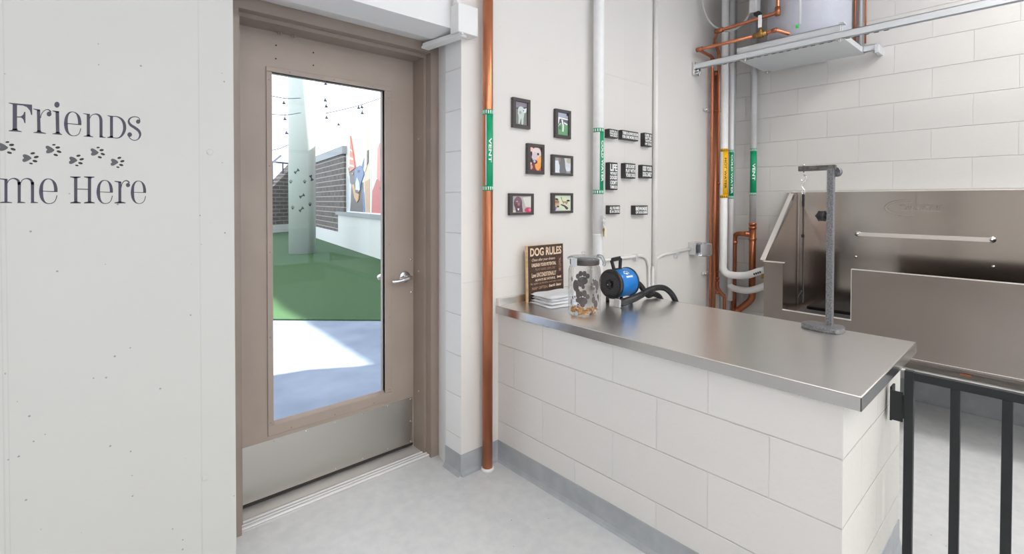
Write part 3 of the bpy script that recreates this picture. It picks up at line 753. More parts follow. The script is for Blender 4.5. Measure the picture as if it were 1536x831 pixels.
pipe_label(p, cxc, cyc, rC, 224, 298, 1093.5, 1100, 'label_green', 'COLD WATER', 1097.6, hfrac=.75, span=.8)
v_ = MB(); v_.cyl((cxc - .18, 1.475, .70), (cxc - .18, 1.475, .655), .015, n=12); v_.cyl((cxc - .187, 1.462, .72), (cxc - .20, 1.425, .728), .019, n=12); v_.box((cxc - .195, 1.46, .645), (cxc - .165, 1.49, .657), .003)
obj('brass_valve', v_, 'brass', p)
# small white stub under the cold pipe
# vent pipe: white above, copper below with branch
cxv, cyv, rV = 4.2, 1.688, 0.0255
p = thing('vent_pipe', 'grey vent pipe with green label, copper below with a side branch, on block wall', 'pipe', (cxv, cyv, 0))
obj('pipe', MB().cyl((cxv, cyv, 1.17), (cxv, cyv, CEIL), rV, n=24), 'pipe_grey', p)
vc = MB(); vc.cyl((cxv, cyv, .60), (cxv, cyv, 1.17), rV + .0005, n=24)
vc.tube([(cxv, cyv, .62), (cxv, cyv, .56), (cxv - .01, cyv + .03, .51), (cxv - .02, cyv + .14, .40), (cxv - .02, cyv + .2, .33)], .0262, 20, smooth=5)
obj('copper_drop', vc, 'copper_old', p)
obj('copper_branch', MB().tube([Vector(q) for q in fillet([(cxv, cyv, 1.085), (cxv, 1.838, 1.085), (cxv, 1.838, 0)], .05)], .020, 20), 'copper_old', p)
fc = MB()
for z, rr in ((1.16, .031), (1.13, .031), (1.035, .031), (.58, .031)): fc.cyl((cxv, cyv, z), (cxv, cyv, z + .02), rr, n=24)
fc.cyl((cxv, cyv + .035, 1.085), (cxv, cyv + .06, 1.085), .024, n=20); fc.cyl((cxv, 1.838, 1.0), (cxv, 1.838, 1.02), .024, n=20); fc.cyl((cxv, 1.838, .70), (cxv, 1.838, .73), .026, n=20)
fc.cyl((cxv - .017, cyv + .10, .44), (cxv - .0185, cyv + .118, .42), .031, n=20)
obj('pipe_fitting', fc, 'copper', p)
pipe_label(p, cxv, cyv, rV, 222, 293, 1125, 1134, 'label_green', 'VENT', 1130.3, hfrac=.85, span=.36)
# three small copper lines
tops = [2.55, 3.4, 2.64]
lab = ['leftmost of three thin copper risers in the corner, feeding the heater', 'middle of the three thin copper risers in the corner', 'rightmost of the three thin copper risers in the corner, nearest the white pipes']
cops = []
for i, px in enumerate((1067, 1072.2, 1076.8)):
    x = px_x(px, 1.905); cops.append(x); zb = 0.0 if i < 2 else .56
    p = thing('copper_riser', lab[i], 'pipe', (x, 1.905, zb), 'thin copper risers in the corner')
    if i == 0:
        mm = MB().tube(fillet([(x, 1.905, 0), (x, 1.905, 2.545), (3.66, 1.895, 2.55), (3.66, 1.47, 2.552)], .03), .0122, 14)
        mm.tube(fillet([(3.66, 1.39, 2.552), (3.66, 1.33, 2.56), (3.735, 1.262, 2.53), (3.752, 1.25, 2.525)], .03), .0122, 14)
    elif i == 1: mm = MB().cyl((x, 1.905, 0), (x, 1.905, 2.44), .0122, n=14)
    else: mm = MB().tube(fillet([(x, 1.905, .66), (x, 1.905, 2.60), (x - .16, 1.87, 2.66), (3.70, 1.76, 2.67), (3.70, 1.33, 2.69), (3.70, 1.33, CEIL)], .035), .0122, 14)
    obj('pipe', mm, 'copper', p)
    ft = MB()
    if i == 0:
        ft.cyl((3.66, 1.91, 2.55), (3.66, 1.86, 2.55), .017, n=14); ft.cyl((x, 1.905, 2.50), (x, 1.905, 2.535), .017, n=14); ft.cyl((3.66, 1.32, 2.558), (3.66, 1.35, 2.556), .017, n=14)
        obj('elbow', ft, 'copper_old', p)
        va = MB(); va.cyl((3.66, 1.475, 2.552), (3.66, 1.385, 2.552), .018, n=14); va.cyl((3.66, 1.43, 2.55), (3.66, 1.43, 2.60), .010, n=10); va.cyl((3.66, 1.45, 2.552), (3.66, 1.41, 2.552), .024, n=10)
        obj('ball_valve', va, 'brass', p)
        vh = MB(); vh.box((3.652, 1.42, 2.60), (3.660, 1.445, 2.69), .003); obj('valve_handle', vh, 'label_white', p, label='white lever handle')
        wf = MB().cyl((3.752, 1.25, 2.525), (3.775, 1.235, 2.518), .022, n=14); obj('dark_collar', wf, 'black_plastic', p)
    elif i == 2:
        ft.tube([(x, 1.905, .68), (x, 1.905, .64), (x + .012, 1.89, .60), (x + .03, 1.87, .57), (x + .04, 1.86, .56)], .0165, 12, smooth=4)
        ft.cyl((x + .04, 1.86, .56), (x + .04, 1.86, 0.0), .014, n=12)
        for zz_ in (.70, 1.5, .58): ft.cyl((x, 1.905, zz_), (x, 1.905, zz_ + .02), .017, n=12)
        obj('elbow', ft, 'copper_old', p)
        ft = MB().cyl((3.70, 1.33, 2.67), (3.70, 1.33, 2.73), .018, n=14); ft.cyl((3.70, 1.78, 2.67), (3.70, 1.72, 2.672), .019, n=14); ft.cyl((x - .10, 1.885, 2.64), (x - .13, 1.877, 2.65), .018, n=14)
        obj('coupling', ft, 'copper_old', p)
    else:
        ft.cyl((x, 1.905, 2.40), (x, 1.905, 2.44), .018, n=12); obj('cap', ft, 'copper_old', p)
def clamp(z, label):
    c = MB(); c.box((cops[0] - .075, 1.925, z - .010), (cops[2] + .03, 1.944, z + .010)); 
    t_ = thing('pipe_clamp', label, 'pipe clamp', (cops[0], 1.94, z))
    obj('strut', c, 'galvanised', t_)
    for x in cops:
        obj('strap', MB().tube([(x + .0155 * cos(A), 1.905 + .0155 * sin(A), z) for A in [pi * k / 8 + pi for k in range(9)]], .004, 8), 'copper', t_)
    obj('bolt', MB().lathe([(0, .016), (.009, .015), (.010, 0)], (cops[0] - .065, 1.925, z), (0, -1, 0), 6), 'chrome', t_)
clamp(2.11, 'upper clamp holding the copper risers, below the steel shelf')
clamp(0.765, 'lower clamp holding the copper risers, near the weatherproof outlet')

# ------------------------------------------------------------------ junction box over the door
p = thing('junction_box', 'white painted junction box at the upper right corner of the door recess', 'junction box', (1.38, YW, 2.15))
obj('box_body', MB().box((1.345, 1.882, 2.155), (1.462, YW, 2.292), .004), 'paint_lintel', p)
ch = MB(); ch.prism([(1.30, 2.17), (1.345, 2.16), (1.345, 2.172), (1.30, 2.180)], (0, 0, 0), (1, 0, 0), (0, 0, 1), (0, 1, 0), 1.90, 1.945)
ch2 = MB(); ch2.bar((1.385, 1.90, 2.150), (1.34, 2.17, 2.140), .05, .012, bev=.002); ch2.bar((1.372, 1.885, 2.157), (1.325, 2.16, 2.150), .014, .018, bev=.002)
obj('raceway', ch2, 'paint_lintel', p)
ch.b.free()
obj('conduit', MB().cyl((1.355, 1.93, 2.29), (1.355, 1.93, CEIL), .012, n=14), 'conduit_paint', p)

# ------------------------------------------------------------------ photo frames
def colmat(c, r=.35):
    n = 'print_%02x%02x%02x' % tuple(c)
    if n not in MATS: plain(n, c, r)
    return n
def picture(name, x0, x1, z0, z1, y, layers, parent, label=None):
    """flat print built of thin layers; layers = (colour, poly or ('e',cx,cy,rx,ry[,angle])) in unit coords, v down"""
    m = MB(); mats = []
    for i, (c, sh) in enumerate(layers):
        n = colmat(c)
        if n not in mats: mats.append(n)
        if sh == 'all': sh = [(0, 0), (1, 0), (1, 1), (0, 1)]
        elif sh[0] == 'e':
            _, cx, cy, rx, ry = sh[:5]; A = radians(sh[5]) if len(sh) > 5 else 0
            sh = [(cx + rx * cos(t) * cos(A) - ry * sin(t) * sin(A), cy + rx * cos(t) * sin(A) + ry * sin(t) * cos(A)) for t in [2 * pi * k / 18 for k in range(18)]]
        elif len(sh) > 6: sh = [(q.x, q.y) for q in catmull([Vector((a, b, 0)) for a, b in sh + [sh[0]]], 3)[:-1]]
        sh = [(min(1, max(0, a)), min(1, max(0, b))) for a, b in sh]
        s2 = [sh[0]]
        for q in sh[1:]:
            if (q[0] - s2[-1][0]) ** 2 + (q[1] - s2[-1][1]) ** 2 > 1e-8: s2.append(q)
        m.prism([(x0 + u * (x1 - x0), z1 - v * (z1 - z0)) for u, v in s2], (0, y, 0), (1, 0, 0), (0, 0, 1), (0, -1, 0), 0, 0.0004 + 0.00015 * i, mats.index(n))
    return obj(name, m, mats, parent, label=label)
photos = {
 'a': [((132, 128, 138), 'all'), ((70, 72, 84), [(0, .28), (.4, .24), (1, .18), (1, .24), (.5, .32), (0, .34)]), ((120, 124, 116), [(0, .34), (1, .28), (1, 1), (0, 1)]), ((196, 208, 206), ('e', .5, .38, .28, .19)), ((188, 202, 198), [(.25, .45), (.72, .45), (.70, .7), (.66, .98), (.54, .98), (.50, .72), (.36, .95), (.27, .95), (.28, .65), (.2, .5)]), ((214, 226, 226), [(.68, .3), (.98, .22), (.92, .42), (.75, .48)]), ((150, 160, 164), ('e', .42, .46, .09, .07)), ((96, 104, 110), ('e', .70, .36, .05, .03))],
 'b': [((104, 158, 116), 'all'), ((170, 172, 192), [(0, 0), (1, 0), (1, .2), (0, .2)]), ((96, 92, 108), [(0, .22), (1, .26), (1, .46), (0, .5)]), ((236, 240, 238), [(.02, .2), (1, .23), (1, .29), (.2, .27), (.12, .5), (.02, .52)]), ((240, 244, 242), [(.36, .3), (.5, .3), (.6, .58), (.58, .84), (.46, .84), (.48, .56)]), ((228, 236, 230), [(.4, .45), (.1, .6), (.02, .75), (.06, .62), (.26, .48)]), ((232, 238, 232), [(.6, .4), (.95, .46), (.9, .52), (.62, .46)]), ((70, 118, 82), ('e', .25, .68, .1, .09)), ((52, 48, 62), ('e', .93, .05, .08, .06))],
 'c': [((120, 60, 66), 'all'), ((230, 190, 176), ('e', .15, .1, .18, .1)), ((214, 158, 150), ('e', .1, .85, .16, .1)), ((222, 206, 204), ('e', .6, .28, .4, .3)), ((208, 192, 196), ('e', .45, .42, .28, .22, -20)), ((235, 160, 80), ('e', .72, .72, .28, .26, -30)), ((236, 170, 92), ('e', .9, .5, .16, .16)), ((56, 42, 56), ('e', .72, .28, .09, .055)), ((44, 40, 50), ('e', .12, .28, .09, .09)), ((66, 58, 70), ('e', .42, .62, .24, .09)), ((196, 186, 206), ('e', .4, .6, .1, .06)), ((196, 70, 96), ('e', .92, .95, .1, .06)), ((52, 48, 50), ('e', .1, .55, .14, .09)), ((240, 220, 200), ('e', .08, .7, .07, .05))],
 'd': [((150, 152, 150), 'all'), ((206, 212, 216), [(.55, .02), (1, .0), (1, .8), (.72, .85), (.6, .5)]), ((184, 182, 160), ('e', .88, .18, .16, .16)), ((212, 220, 228), [(0, .22), (.22, .2), (.3, .5), (.34, .98), (0, .98)]), ((214, 222, 232), [(.6, .55), (.95, .62), (.92, .86), (.74, .86)]), ((112, 112, 116), [(.36, .04), (.6, .04), (.66, .6), (.72, .98), (.32, .98), (.34, .5), (.28, .4)]), ((150, 122, 116), ('e', .32, .14, .07, .12))],
 'e': [((176, 172, 170), 'all'), ((206, 208, 200), [(.55, .1), (1, .0), (1, .7), (.7, .65)]), ((104, 78, 92), ('e', .3, .42, .22, .38)), ((118, 90, 102), ('e', .3, .28, .17, .2)), ((96, 70, 84), [(.12, .5), (.5, .45), (.56, .98), (.2, .98)]), ((200, 168, 176), ('e', .25, .33, .04, .04)), ((160, 108, 104), ('e', .34, .5, .07, .1)), ((250, 250, 250), [(.26, .76), (.37, .76), (.32, .9)]), ((190, 70, 100), ('e', .85, .86, .2, .16)), ((226, 120, 140), ('e', .93, .85, .08, .1)), ((206, 196, 176), ('e', .08, .95, .1, .1))],
 'f': [((206, 216, 192), 'all'), ((196, 166, 130), ('e', .16, .5, .14, .3)), ((150, 118, 84), ('e', .16, .42, .14, .1)), ((42, 42, 50), ('e', .14, .25, .1, .06, 20)), ((60, 54, 56), ('e', .22, .72, .07, .06)), ((120, 110, 150), ('e', .06, .85, .09, .12)), ((206, 204, 214), ('e', .18, .9, .08, .08)), ((168, 140, 104), [(.38, .12), (.44, .12), (.5, .36), (.8, .4), (.76, .56), (.6, .62), (.5, .46)]), ((34, 34, 40), ('e', .84, .34, .1, .06)), ((220, 206, 176), ('e', .62, .56, .07, .07)), ((64, 66, 62), [(.38, .56), (.62, .64), (.78, .76), (.84, .86), (.72, .92), (.6, .74), (.42, .64)])],
}
plabel = {'a': 'framed photo of a pale standing dog, upper left of the wall photos', 'b': 'framed photo of a white dog on green grass, top right of the wall photos', 'c': 'framed close-up photo of a pale dog face with orange, centre left of the photos',
          'd': 'framed photo of a grey figure between white shapes, centre right of the photos', 'e': 'framed photo of a dark purple-brown dog, lower left of the wall photos', 'f': 'framed photo of two brown dogs on pale ground, lower right of the photos'}
fdat = dict(a=(1.735, 1.863, 1.752, 1.912), b=(2.065, 2.198, 1.726, 1.893), c=(1.843, 1.974, 1.508, 1.676), d=(2.039, 2.219, 1.508, 1.627), e=(1.713, 1.891, 1.283, 1.400), f=(2.040, 2.220, 1.288, 1.406))
for k, (x0, x1, z0, z1) in fdat.items():
    p = thing('photo_frame', plabel[k], 'photo frame', ((x0 + x1) / 2, YW, z0), 'framed dog photos on the wall')
    w = .021; ww, hh = x1 - x0, z1 - z0
    if ww < hh: ix0, ix1, iz0, iz1 = x0 + w, x1 - w, z0 + .019, z1 - .019
    else: ix0, ix1, iz0, iz1 = x0 + .022, x1 - .016, z0 + .014, z1 - .014
    f_ = MB(); ringframe(f_, x0, x1, z0, z1, ix0, ix1, iz0, iz1, 1.930, YW - .0005, .0015)
    obj('frame', f_, 'frame_black', p)
    picture('photo_print', ix0, ix1, iz0, iz1, 1.938, photos[k], p)

# ------------------------------------------------------------------ black block signs
signs = [((914, 927, 193, 208), ['LOVE IS A', 'FOUR LEGGED', 'WORD'], 'black block sign nearest the cold water pipe in the top row', .038),
         ((933, 957.5, 195, 212), ['THERE IS ALWAYS ROOM', 'FOR ONE MORE DOG'], 'longest black block sign, middle of the top row', .030),
         ((967, 978, 199, 220.5), ['LIFE IS', 'BETTER', 'WITH', 'MY DOG'], 'rightmost black block sign of the top row', .034),
         ((914.5, 926.3, 243, 285), ['LIFE', 'WITHOUT', 'DOGS?', "I DON'T", 'THINK SO'], 'tall black block sign reading LIFE beside the cold water pipe', .034),
         ((938, 953.2, 244, 268), ['LIFE IS SHORT', 'PLAY WITH', 'YOUR DOG'], 'square black block sign in the middle row, next to the tall one', .036),
         ((963.5, 978.3, 246.7, 267.5), ['KISS YOUR', 'DOG DAILY'], 'black two-line block sign at the right end of the middle row', .034),
         ((914, 930, 307, 321), ['ALL YOU NEED', 'IS A DOG'], 'small black block sign in the bottom row just above the keys', .030),
         ((953, 971.8, 307, 321.8), ['BEWARE', 'OF DOG KISSES'], 'black block sign reading BEWARE in the bottom row', .036)]
for (pxa, pxb, pya, pyb), rows, lab_, dep in signs:
    yf = YW - dep
    A = on(1, yf, pxa, pya); B = on(1, yf, pxb, pyb)
    x0 = A.x; x1 = B.x; z1 = (A.z + on(1, yf, pxb, pya + (pxb - pxa) * .13).z) / 2; z0 = B.z
    p = thing('block_sign', lab_, 'sign', ((x0 + x1) / 2, YW, z0), 'black block signs on the wall')
    obj('block', MB().box((x0, yf, z0), (x1, YW, z1), .0015), 'black_wood', p)
    tm = MB(); n = len(rows); mg = .006; hh = (z1 - z0 - 2 * mg)
    wts = [1.0] * n
    if rows[0] == 'LIFE': wts = [1.9, .8, 1.1, 1.2, .9]
    if rows[0] == 'BEWARE': wts = [1.5, 1.0]
    tot = sum(wts); z = z1 - mg
    for s_, w_ in zip(rows, wts):
        rh = hh * w_ / tot
        put(tm, text_bm(s_, x1 - x0 - 2 * mg, rh * .84, .0008, .035), (x0 + mg, yf - .0002, z - rh * .92), (1, 0, 0), (0, 0, 1), (0, -1, 0)); z -= rh
    obj('lettering', tm, 'label_white', p, label='white capital lettering')

# ------------------------------------------------------------------ conduits and outlet on the picture wall
YC = 1.936
def strap(mb, x, z): mb.box((x - .012, YC - .014, z - .035), (x + .012, YW, z + .014), .003)
xw = on(1, 1.93, 982.8, 300).x
tag(obj('wall_conduit', MB().cyl((xw, 1.932, 0), (xw, 1.932, CEIL), .0175, n=20), 'conduit_paint'), 'tall straight pale conduit running from ceiling down past the block signs', 'conduit')
xa = on(1, YC, 973.5, 420).x; za = on(1, YC, 930, 387).z
p = thing('bent_conduit', 'pale conduit behind the blue dryer, bending down at its right end', 'conduit', (xa, YC, .5))
obj('pipe', MB().tube(fillet([(2.43, YC, za - .003), (xa, YC, za), (xa, YC, 0)], .13, 10), .0105, 14), 'conduit_paint', p)
s_ = MB(); strap(s_, on(1, YC, 953, 386).x, za); obj('strap', s_, 'galvanised', p)
xb = on(1, YC, 978.5, 420).x; zb_ = on(1, YC, 1015, 380).z
p = thing('bent_conduit', 'pale conduit running from the weatherproof outlet and bending down at its left', 'conduit', (xb, YC, .5))
obj('pipe', MB().tube(fillet([(3.63, YC, zb_ + .02), (xb, YC, zb_ - .002), (xb, YC, 0)], .15, 10), .0115, 14), 'conduit_paint', p)
s_ = MB(); strap(s_, on(1, YC, 1014, 380).x, zb_); obj('strap', s_, 'galvanised', p)
p = thing('weatherproof_outlet', 'outlet box with bulging clear cover on the wall beside the copper risers', 'outlet', (3.68, YW, .93))
obj('box_body', MB().box((3.625, 1.895, .935), (3.725, YW, 1.035), .004), 'pipe_grey', p)
obj('cover', MB().box((3.63, 1.80, .925), (3.735, 1.893, 1.032), .022, 4), 'clear_plastic', p, label='clear bubble cover')
obj('socket', MB().box((3.65, 1.885, .95), (3.705, 1.896, 1.015), .004), 'black_wood', p)

# keys hanging by the pipe
kx = on(1, 1.846, 906, 330)
p = thing('key_ring', 'bunch of keys hanging from the white cold water pipe', 'keys', (kx.x, 1.85, 1.15))
rg = [(kx.x + .012 * cos(t), 1.847, kx.z + .014 * sin(t)) for t in [2 * pi * k / 18 for k in range(18)]]
obj('ring', MB().tube(rg, .002, 8, closed=True), 'chrome', p)
obj('hook', MB().tube([(kx.x - .012, 1.866, kx.z + .02), (kx.x, 1.845, kx.z + .018), (kx.x + .004, 1.843, kx.z + .006)], .0025, 8, smooth=4), 'chrome', p)
obj('clip', MB().tube([(kx.x, 1.846, kx.z - .012), (kx.x + .008, 1.846, kx.z - .03), (kx.x, 1.846, kx.z - .05), (kx.x - .007, 1.846, kx.z - .03), (kx.x, 1.846, kx.z - .012)], .002, 8, smooth=4), 'chrome', p)
def keyp(dx, m_, nm):
    mb = MB(); c = (kx.x + dx, 1.845, kx.z - .062)
    mb.prism([(-.009, .0), (-.006, .012), (.006, .012), (.009, 0), (.004, -.008), (.004, -.035), (0, -.04), (-.004, -.035), (-.002, -.02), (-.004, -.008)], c, (1, 0, 0), (0, 0, 1), (0, -1, 0), 0, .002); obj(nm, mb, m_, p)
keyp(-.006, 'brass', 'key')
obj('key_tag', MB().box((kx.x + .003, 1.840, kx.z - .108), (kx.x + .016, 1.843, kx.z - .050), .001), 'tag_cream', p, label='cream plastic tag')

# ------------------------------------------------------------------ counter top
ZC = 0.813
p = thing('steel_countertop', 'long stainless steel countertop on the white block half wall', 'countertop', (2.03, 1.15, .772))
ct = MB().box((1.633, .36, .7725), (2.432, YW - .001, ZC), .0015)
obj('top', ct, 'counter_steel', p)
eg = MB(); eg.box((1.630, .357, .772), (1.6335, YW - .001, ZC - .002), .0008); eg.box((1.630, .357, .772), (2.435, .3605, ZC - .002), .0008); eg.box((2.4315, .357, .772), (2.435, YW - .001, ZC - .002), .0008)
obj('edge_band', eg, 'edge_steel', p)
nb = MB(); nb.tube([(1.6325, YW - .002, ZC - .0008), (1.6325, .3595, ZC - .0008), (2.4325, .3595, ZC - .0008), (2.4325, YW - .002, ZC - .0008)], .0016, 8)
obj('edge_bead', nb, 'tub_edge', p)
obj('backsplash', MB().box((1.6335, YW - .022, ZC), (2.432, YW - .001, .850), .0015), 'counter_steel', p)

# ------------------------------------------------------------------ DOG RULES board
bx0, bx1 = 1.803, 2.085
bo = Vector((bx0, 1.884, ZC + .0005)); ey = Vector((0, .024, 1)).normalized(); ex = Vector((1, 0, 0)); en = Vector((0, -1, .024)).normalized(); BW = bx1 - bx0; BH = .303
p = thing('dog_rules_sign', 'dark wooden board lettered DOG RULES leaning on the wall on the countertop', 'sign', (bx0 + BW / 2, 1.89, ZC))
w_ = MB(); w_.prism([(0, 0), (BW, 0), (BW, BH), (0, BH)], bo, ex, ey, -en, 0.0008, .018); obj('board', w_, 'board_wood', p)
w_ = MB(); w_.prism([(.004, .001), (BW, .001), (BW, BH - .001), (.004, BH - .001)], bo, ex, ey, en, -.001, .0004); obj('painted_face', w_, 'board_dark', p, label='dark brown painted face')
rows = [('DOG RULES', .20, .265, .018, .268, .03, 0), ('Chase after your dreams', .222, .198, .03, .20, 0, 1), ('UNLEASH YOUR POTENTIAL', .188, .168, .03, .235, .03, 0), ('Play hard and explore', .155, .14, .05, .22, .0, 1), ('Love unconditionally', .125, .108, .028, .235, .02, 0), ('ALWAYS BE FAITHFUL', .097, .085, .05, .22, .02, 0),
        ('Be quick to forgive, wag more', .075, .062, .02, .265, .0, 1), ('nap often, bark less', .052, .036, .04, .26, .02, 1)]
t1 = MB(); t2 = MB()
def line(mb, s, z0, z1, x0, x1, bold=0.0, shear=0.0):
    put(mb, text_bm(s, x1 - x0, z1 - z0, .0006, bold, shear=shear), bo + ex * x0 + ey * z0 + en * .0003, ex, ey, en)
line(t1, 'DOG RULES', .245, .290, .020, .268, .03)
line(t1, 'Chase after your dreams', .213, .233, .032, .215, .0, .3)
line(t1, 'UNLEASH YOUR POTENTIAL', .187, .206, .030, .222, .03)
line(t2, 'PLAY HARD, EXPLORE', .163, .178, .060, .215, .0)
line(t1, 'Love UNCONDITIONALLY', .130, .154, .030, .222, .02)
line(t1, 'ALWAYS BE FAITHFUL', .108, .121, .055, .215, .02)
line(t2, 'Be quick to forgive and wag more', .088, .102, .020, .268, .02)
line(t2, 'NAP OFTEN', .063, .079, .030, .150, .03)
line(t1, 'bark less', .066, .082, .160, .262, .03, .3)
for i, w in enumerate(('BE LOYAL', 'EAT', 'REST')):
    b2 = text_bm(w, .05 if i else .075, .018, .0006, .02); z_ = [.225, .150, .195][i]
    put(t2, b2, bo + ex * .262 + ey * (.150 if i == 0 else [0, .128, .10][i]) + en * .0003, ey, -ex, en) if i == 0 else b2.free()
bone = [(.0, .004), (.004, .0), (.008, .004), (.026, .004), (.030, 0), (.034, .004), (.032, .008), (.034, .012), (.030, .016), (.026, .012), (.008, .012), (.004, .016), (0, .012), (.002, .008)]
t1.prism(bone, bo + ex * .229 + ey * .108, ex, ey, en, .0003, .0009)
obj('lettering', t1, 'board_letter', p, label='cream lettering'); obj('faded_lettering', t2, 'board_letter_dim', p, label='faded tan lettering')

# ------------------------------------------------------------------ towels
def towel(z0, th, cx, cy, w, d, rot, label, seed):
    rnd = random.Random(seed); b = bmesh.new(); nx, ny = 22, 16; A = radians(rot)
    grid = {}
    for side in (0, 1):
        for i in range(nx + 1):
            for j in range(ny + 1):
                u = i / nx * 2 - 1; v = j / ny * 2 - 1
                e = (1 - abs(u) ** 10) ** .5 * (1 - abs(v) ** 14) ** .5
                zz_ = z0 + th / 2 + (1 if side else -1) * th / 2 * max(e, 0.0)
                if side: zz_ += .0022 * sin(u * 5 + seed) * cos(v * 4 + seed * 2) * e - .002 * (1 - e)
                x = u * w / 2 * (1 + .015 * sin(v * 6 + seed)); y = v * d / 2 * (1 + .02 * sin(u * 5 + seed))
                grid[side, i, j] = b.verts.new((cx + x * cos(A) - y * sin(A), cy + x * sin(A) + y * cos(A), zz_))
        for i in range(nx):
            for j in range(ny):
                q = [grid[side, i, j], grid[side, i + 1, j], grid[side, i + 1, j + 1], grid[side, i, j + 1]]
                b.faces.new(q if side else q[::-1])
    bmesh.ops.remove_doubles(b, verts=b.verts[:], dist=.0002)
    mb = MB(); mb.b.free(); mb.b = b
    o = obj('folded_towel', mb, 'towel', None, smooth=True)
    tag(o, label, 'towel', 'white folded towels on the countertop')
    return o
towel(ZC + .0002, .007, 1.925, 1.77, .26, .19, -10, 'thin white cloth lying flat at the bottom of the towel pile', 1)
towel(ZC + .0078, .015, 1.935, 1.785, .245, .165, -6, 'lower folded white towel of the pile by the DOG RULES board', 2)
towel(ZC + .0236, .014, 1.935, 1.787, .24, .16, -7, 'middle folded white towel of the pile by the DOG RULES board', 3)
towel(ZC + .0384, .016, 1.933, 1.79, .245, .165, -5, 'top folded white towel of the pile by the DOG RULES board', 5)

# ------------------------------------------------------------------ treat jar
jx, jy, jr = 1.822, 1.512, 0.0775
p = thing('treat_jar', 'glass treat jar with dark paw decorations and brown lid on the countertop', 'jar', (jx, jy, ZC))
g_ = MB(); g_.lathe([(0, .004), (jr - .012, .0015), (jr - .003, .006), (jr, .014), (jr, .215), (jr - .004, .232), (jr - .014, .243), (jr - .016, .250)], (jx, jy, ZC), n=48)
obj('glass_body', g_, 'jar_glass', p, recalc=False)
l_ = MB(); l_.lathe([(jr - .018, .243), (jr - .008, .243), (jr - .007, .246), (jr - .007, .266), (jr - .010, .269), (0.0, .269)], (jx, jy, ZC), n=48); obj('lid', l_, 'lid_brown', p, label='dark brown screw lid band')
l_ = MB(); l_.lathe([(jr + .004, .268), (jr + .005, .272), (jr + .003, .277), (jr - .012, .283), (.03, .287), (0, .288)], (jx, jy, ZC), n=48); l_.tube([(jx + .05, jy - .04, ZC + .282), (jx + .075, jy - .045, ZC + .276), (jx + .088, jy - .05, ZC + .245), (jx + .083, jy - .05, ZC + .235)], .008, 12, smooth=5)
obj('clear_cover', l_, 'clear_plastic', p, label='translucent plastic top cover')
obj('metal_tag', MB().box((jx - .082, jy - .02, ZC + .238), (jx - .078, jy + .015, ZC + .278), .001), 'galvanised', p)
l_ = MB(); l_.lathe([(0.006, 0), (.005, .006), (.010, .011), (.009, .018), (0, .021)], (jx - .02, jy - .01, ZC + .286), n=20); obj('knob', l_, 'jar_glass', p)
pw = MB()
def pt_blob(ang, z, ra, rz, n=18):
    R = jr + .0006; V = [pw.b.verts.new((jx + R * cos(ang + ra / jr * cos(2 * pi * k / n)), jy + R * sin(ang + ra / jr * cos(2 * pi * k / n)), ZC + z + rz * sin(2 * pi * k / n))) for k in range(n)]
    c = pw.b.verts.new((jx + R * cos(ang), jy + R * sin(ang), ZC + z))
    for k in range(n): pw.b.faces.new((V[k], V[(k + 1) % n], c))
a0 = atan2(-jy, -jx)   # towards the camera
def pawblob(da, z, s, rot=0):
    for (u, v, rx, rz) in ((0, 0, .021, .017), (-.020, .020, .009, .011), (-.007, .029, .009, .012), (.009, .029, .009, .012), (.021, .019, .009, .011)):
        uu = u * cos(rot) - v * sin(rot); vv = u * sin(rot) + v * cos(rot)
        pt_blob(a0 + (da + uu * s) / jr, z + vv * s, rx * s, rz * s)
# da positive = image right
for (u_, z_, ra, rz) in ((-.040, .150, .017, .030), (-.030, .120, .012, .020), (-.018, .158, .011, .013), (-.006, .147, .009, .012), (-.026, .176, .007, .008), (-.062, .178, .005, .013), (.000, .122, .0105, .0105),
                         (-.028, .082, .0135, .012), (-.044, .096, .004, .005), (-.056, .092, .004, .008), (-.012, .094, .0055, .006), (-.004, .083, .004, .005), (-.028, .064, .005, .0035), (-.008, .062, .012, .012), (-.066, .068, .004, .016),
                         (.050, .165, .013, .016), (.032, .158, .006, .008), (.040, .178, .006, .007), (.062, .150, .014, .024), (.042, .138, .008, .008), (.058, .122, .006, .010),
                         (.042, .085, .011, .018), (.054, .064, .013, .020), (.040, .108, .005, .007), (.066, .098, .005, .012), (.072, .09, .004, .02)):
    pt_blob(a0 + u_ / jr * 1.06, z_, ra * .92, rz * .92)
pawblob(2.2, .15, 1.2); pawblob(3.4, .08, 1.1)
pw.b.verts.ensure_lookup_table()
obj('paw_pattern', pw, 'jar_paint', p, recalc=False, label='dark grey paw print decoration')
tr = MB(); rr_ = random.Random(4)
for k in range(46):
    A = rr_.uniform(0, 2 * pi); R = (jr - .016) * sqrt(rr_.uniform(0, 1)); z = .010 + rr_.uniform(0, .020) * (1.15 - R / jr * .3); B_ = rr_.uniform(0, pi)
    if cos(A - a0 + .7) < -.2 and rr_.random() < .5: continue
    c = Vector((jx + R * cos(A), jy + R * sin(A), ZC + z)); d = Vector((cos(B_), sin(B_), rr_.uniform(-.3, .3))) * .008
    tr.tube([c - d, c - d * .5, c + d * .5, c + d], .005, 8, radii=[.0058, .0042, .0042, .0058])
o = obj('dog_treats', tr, 'biscuit'); o['kind'] = 'stuff'; tag(o, 'tan dog treats covering the bottom of the glass jar', 'treats')

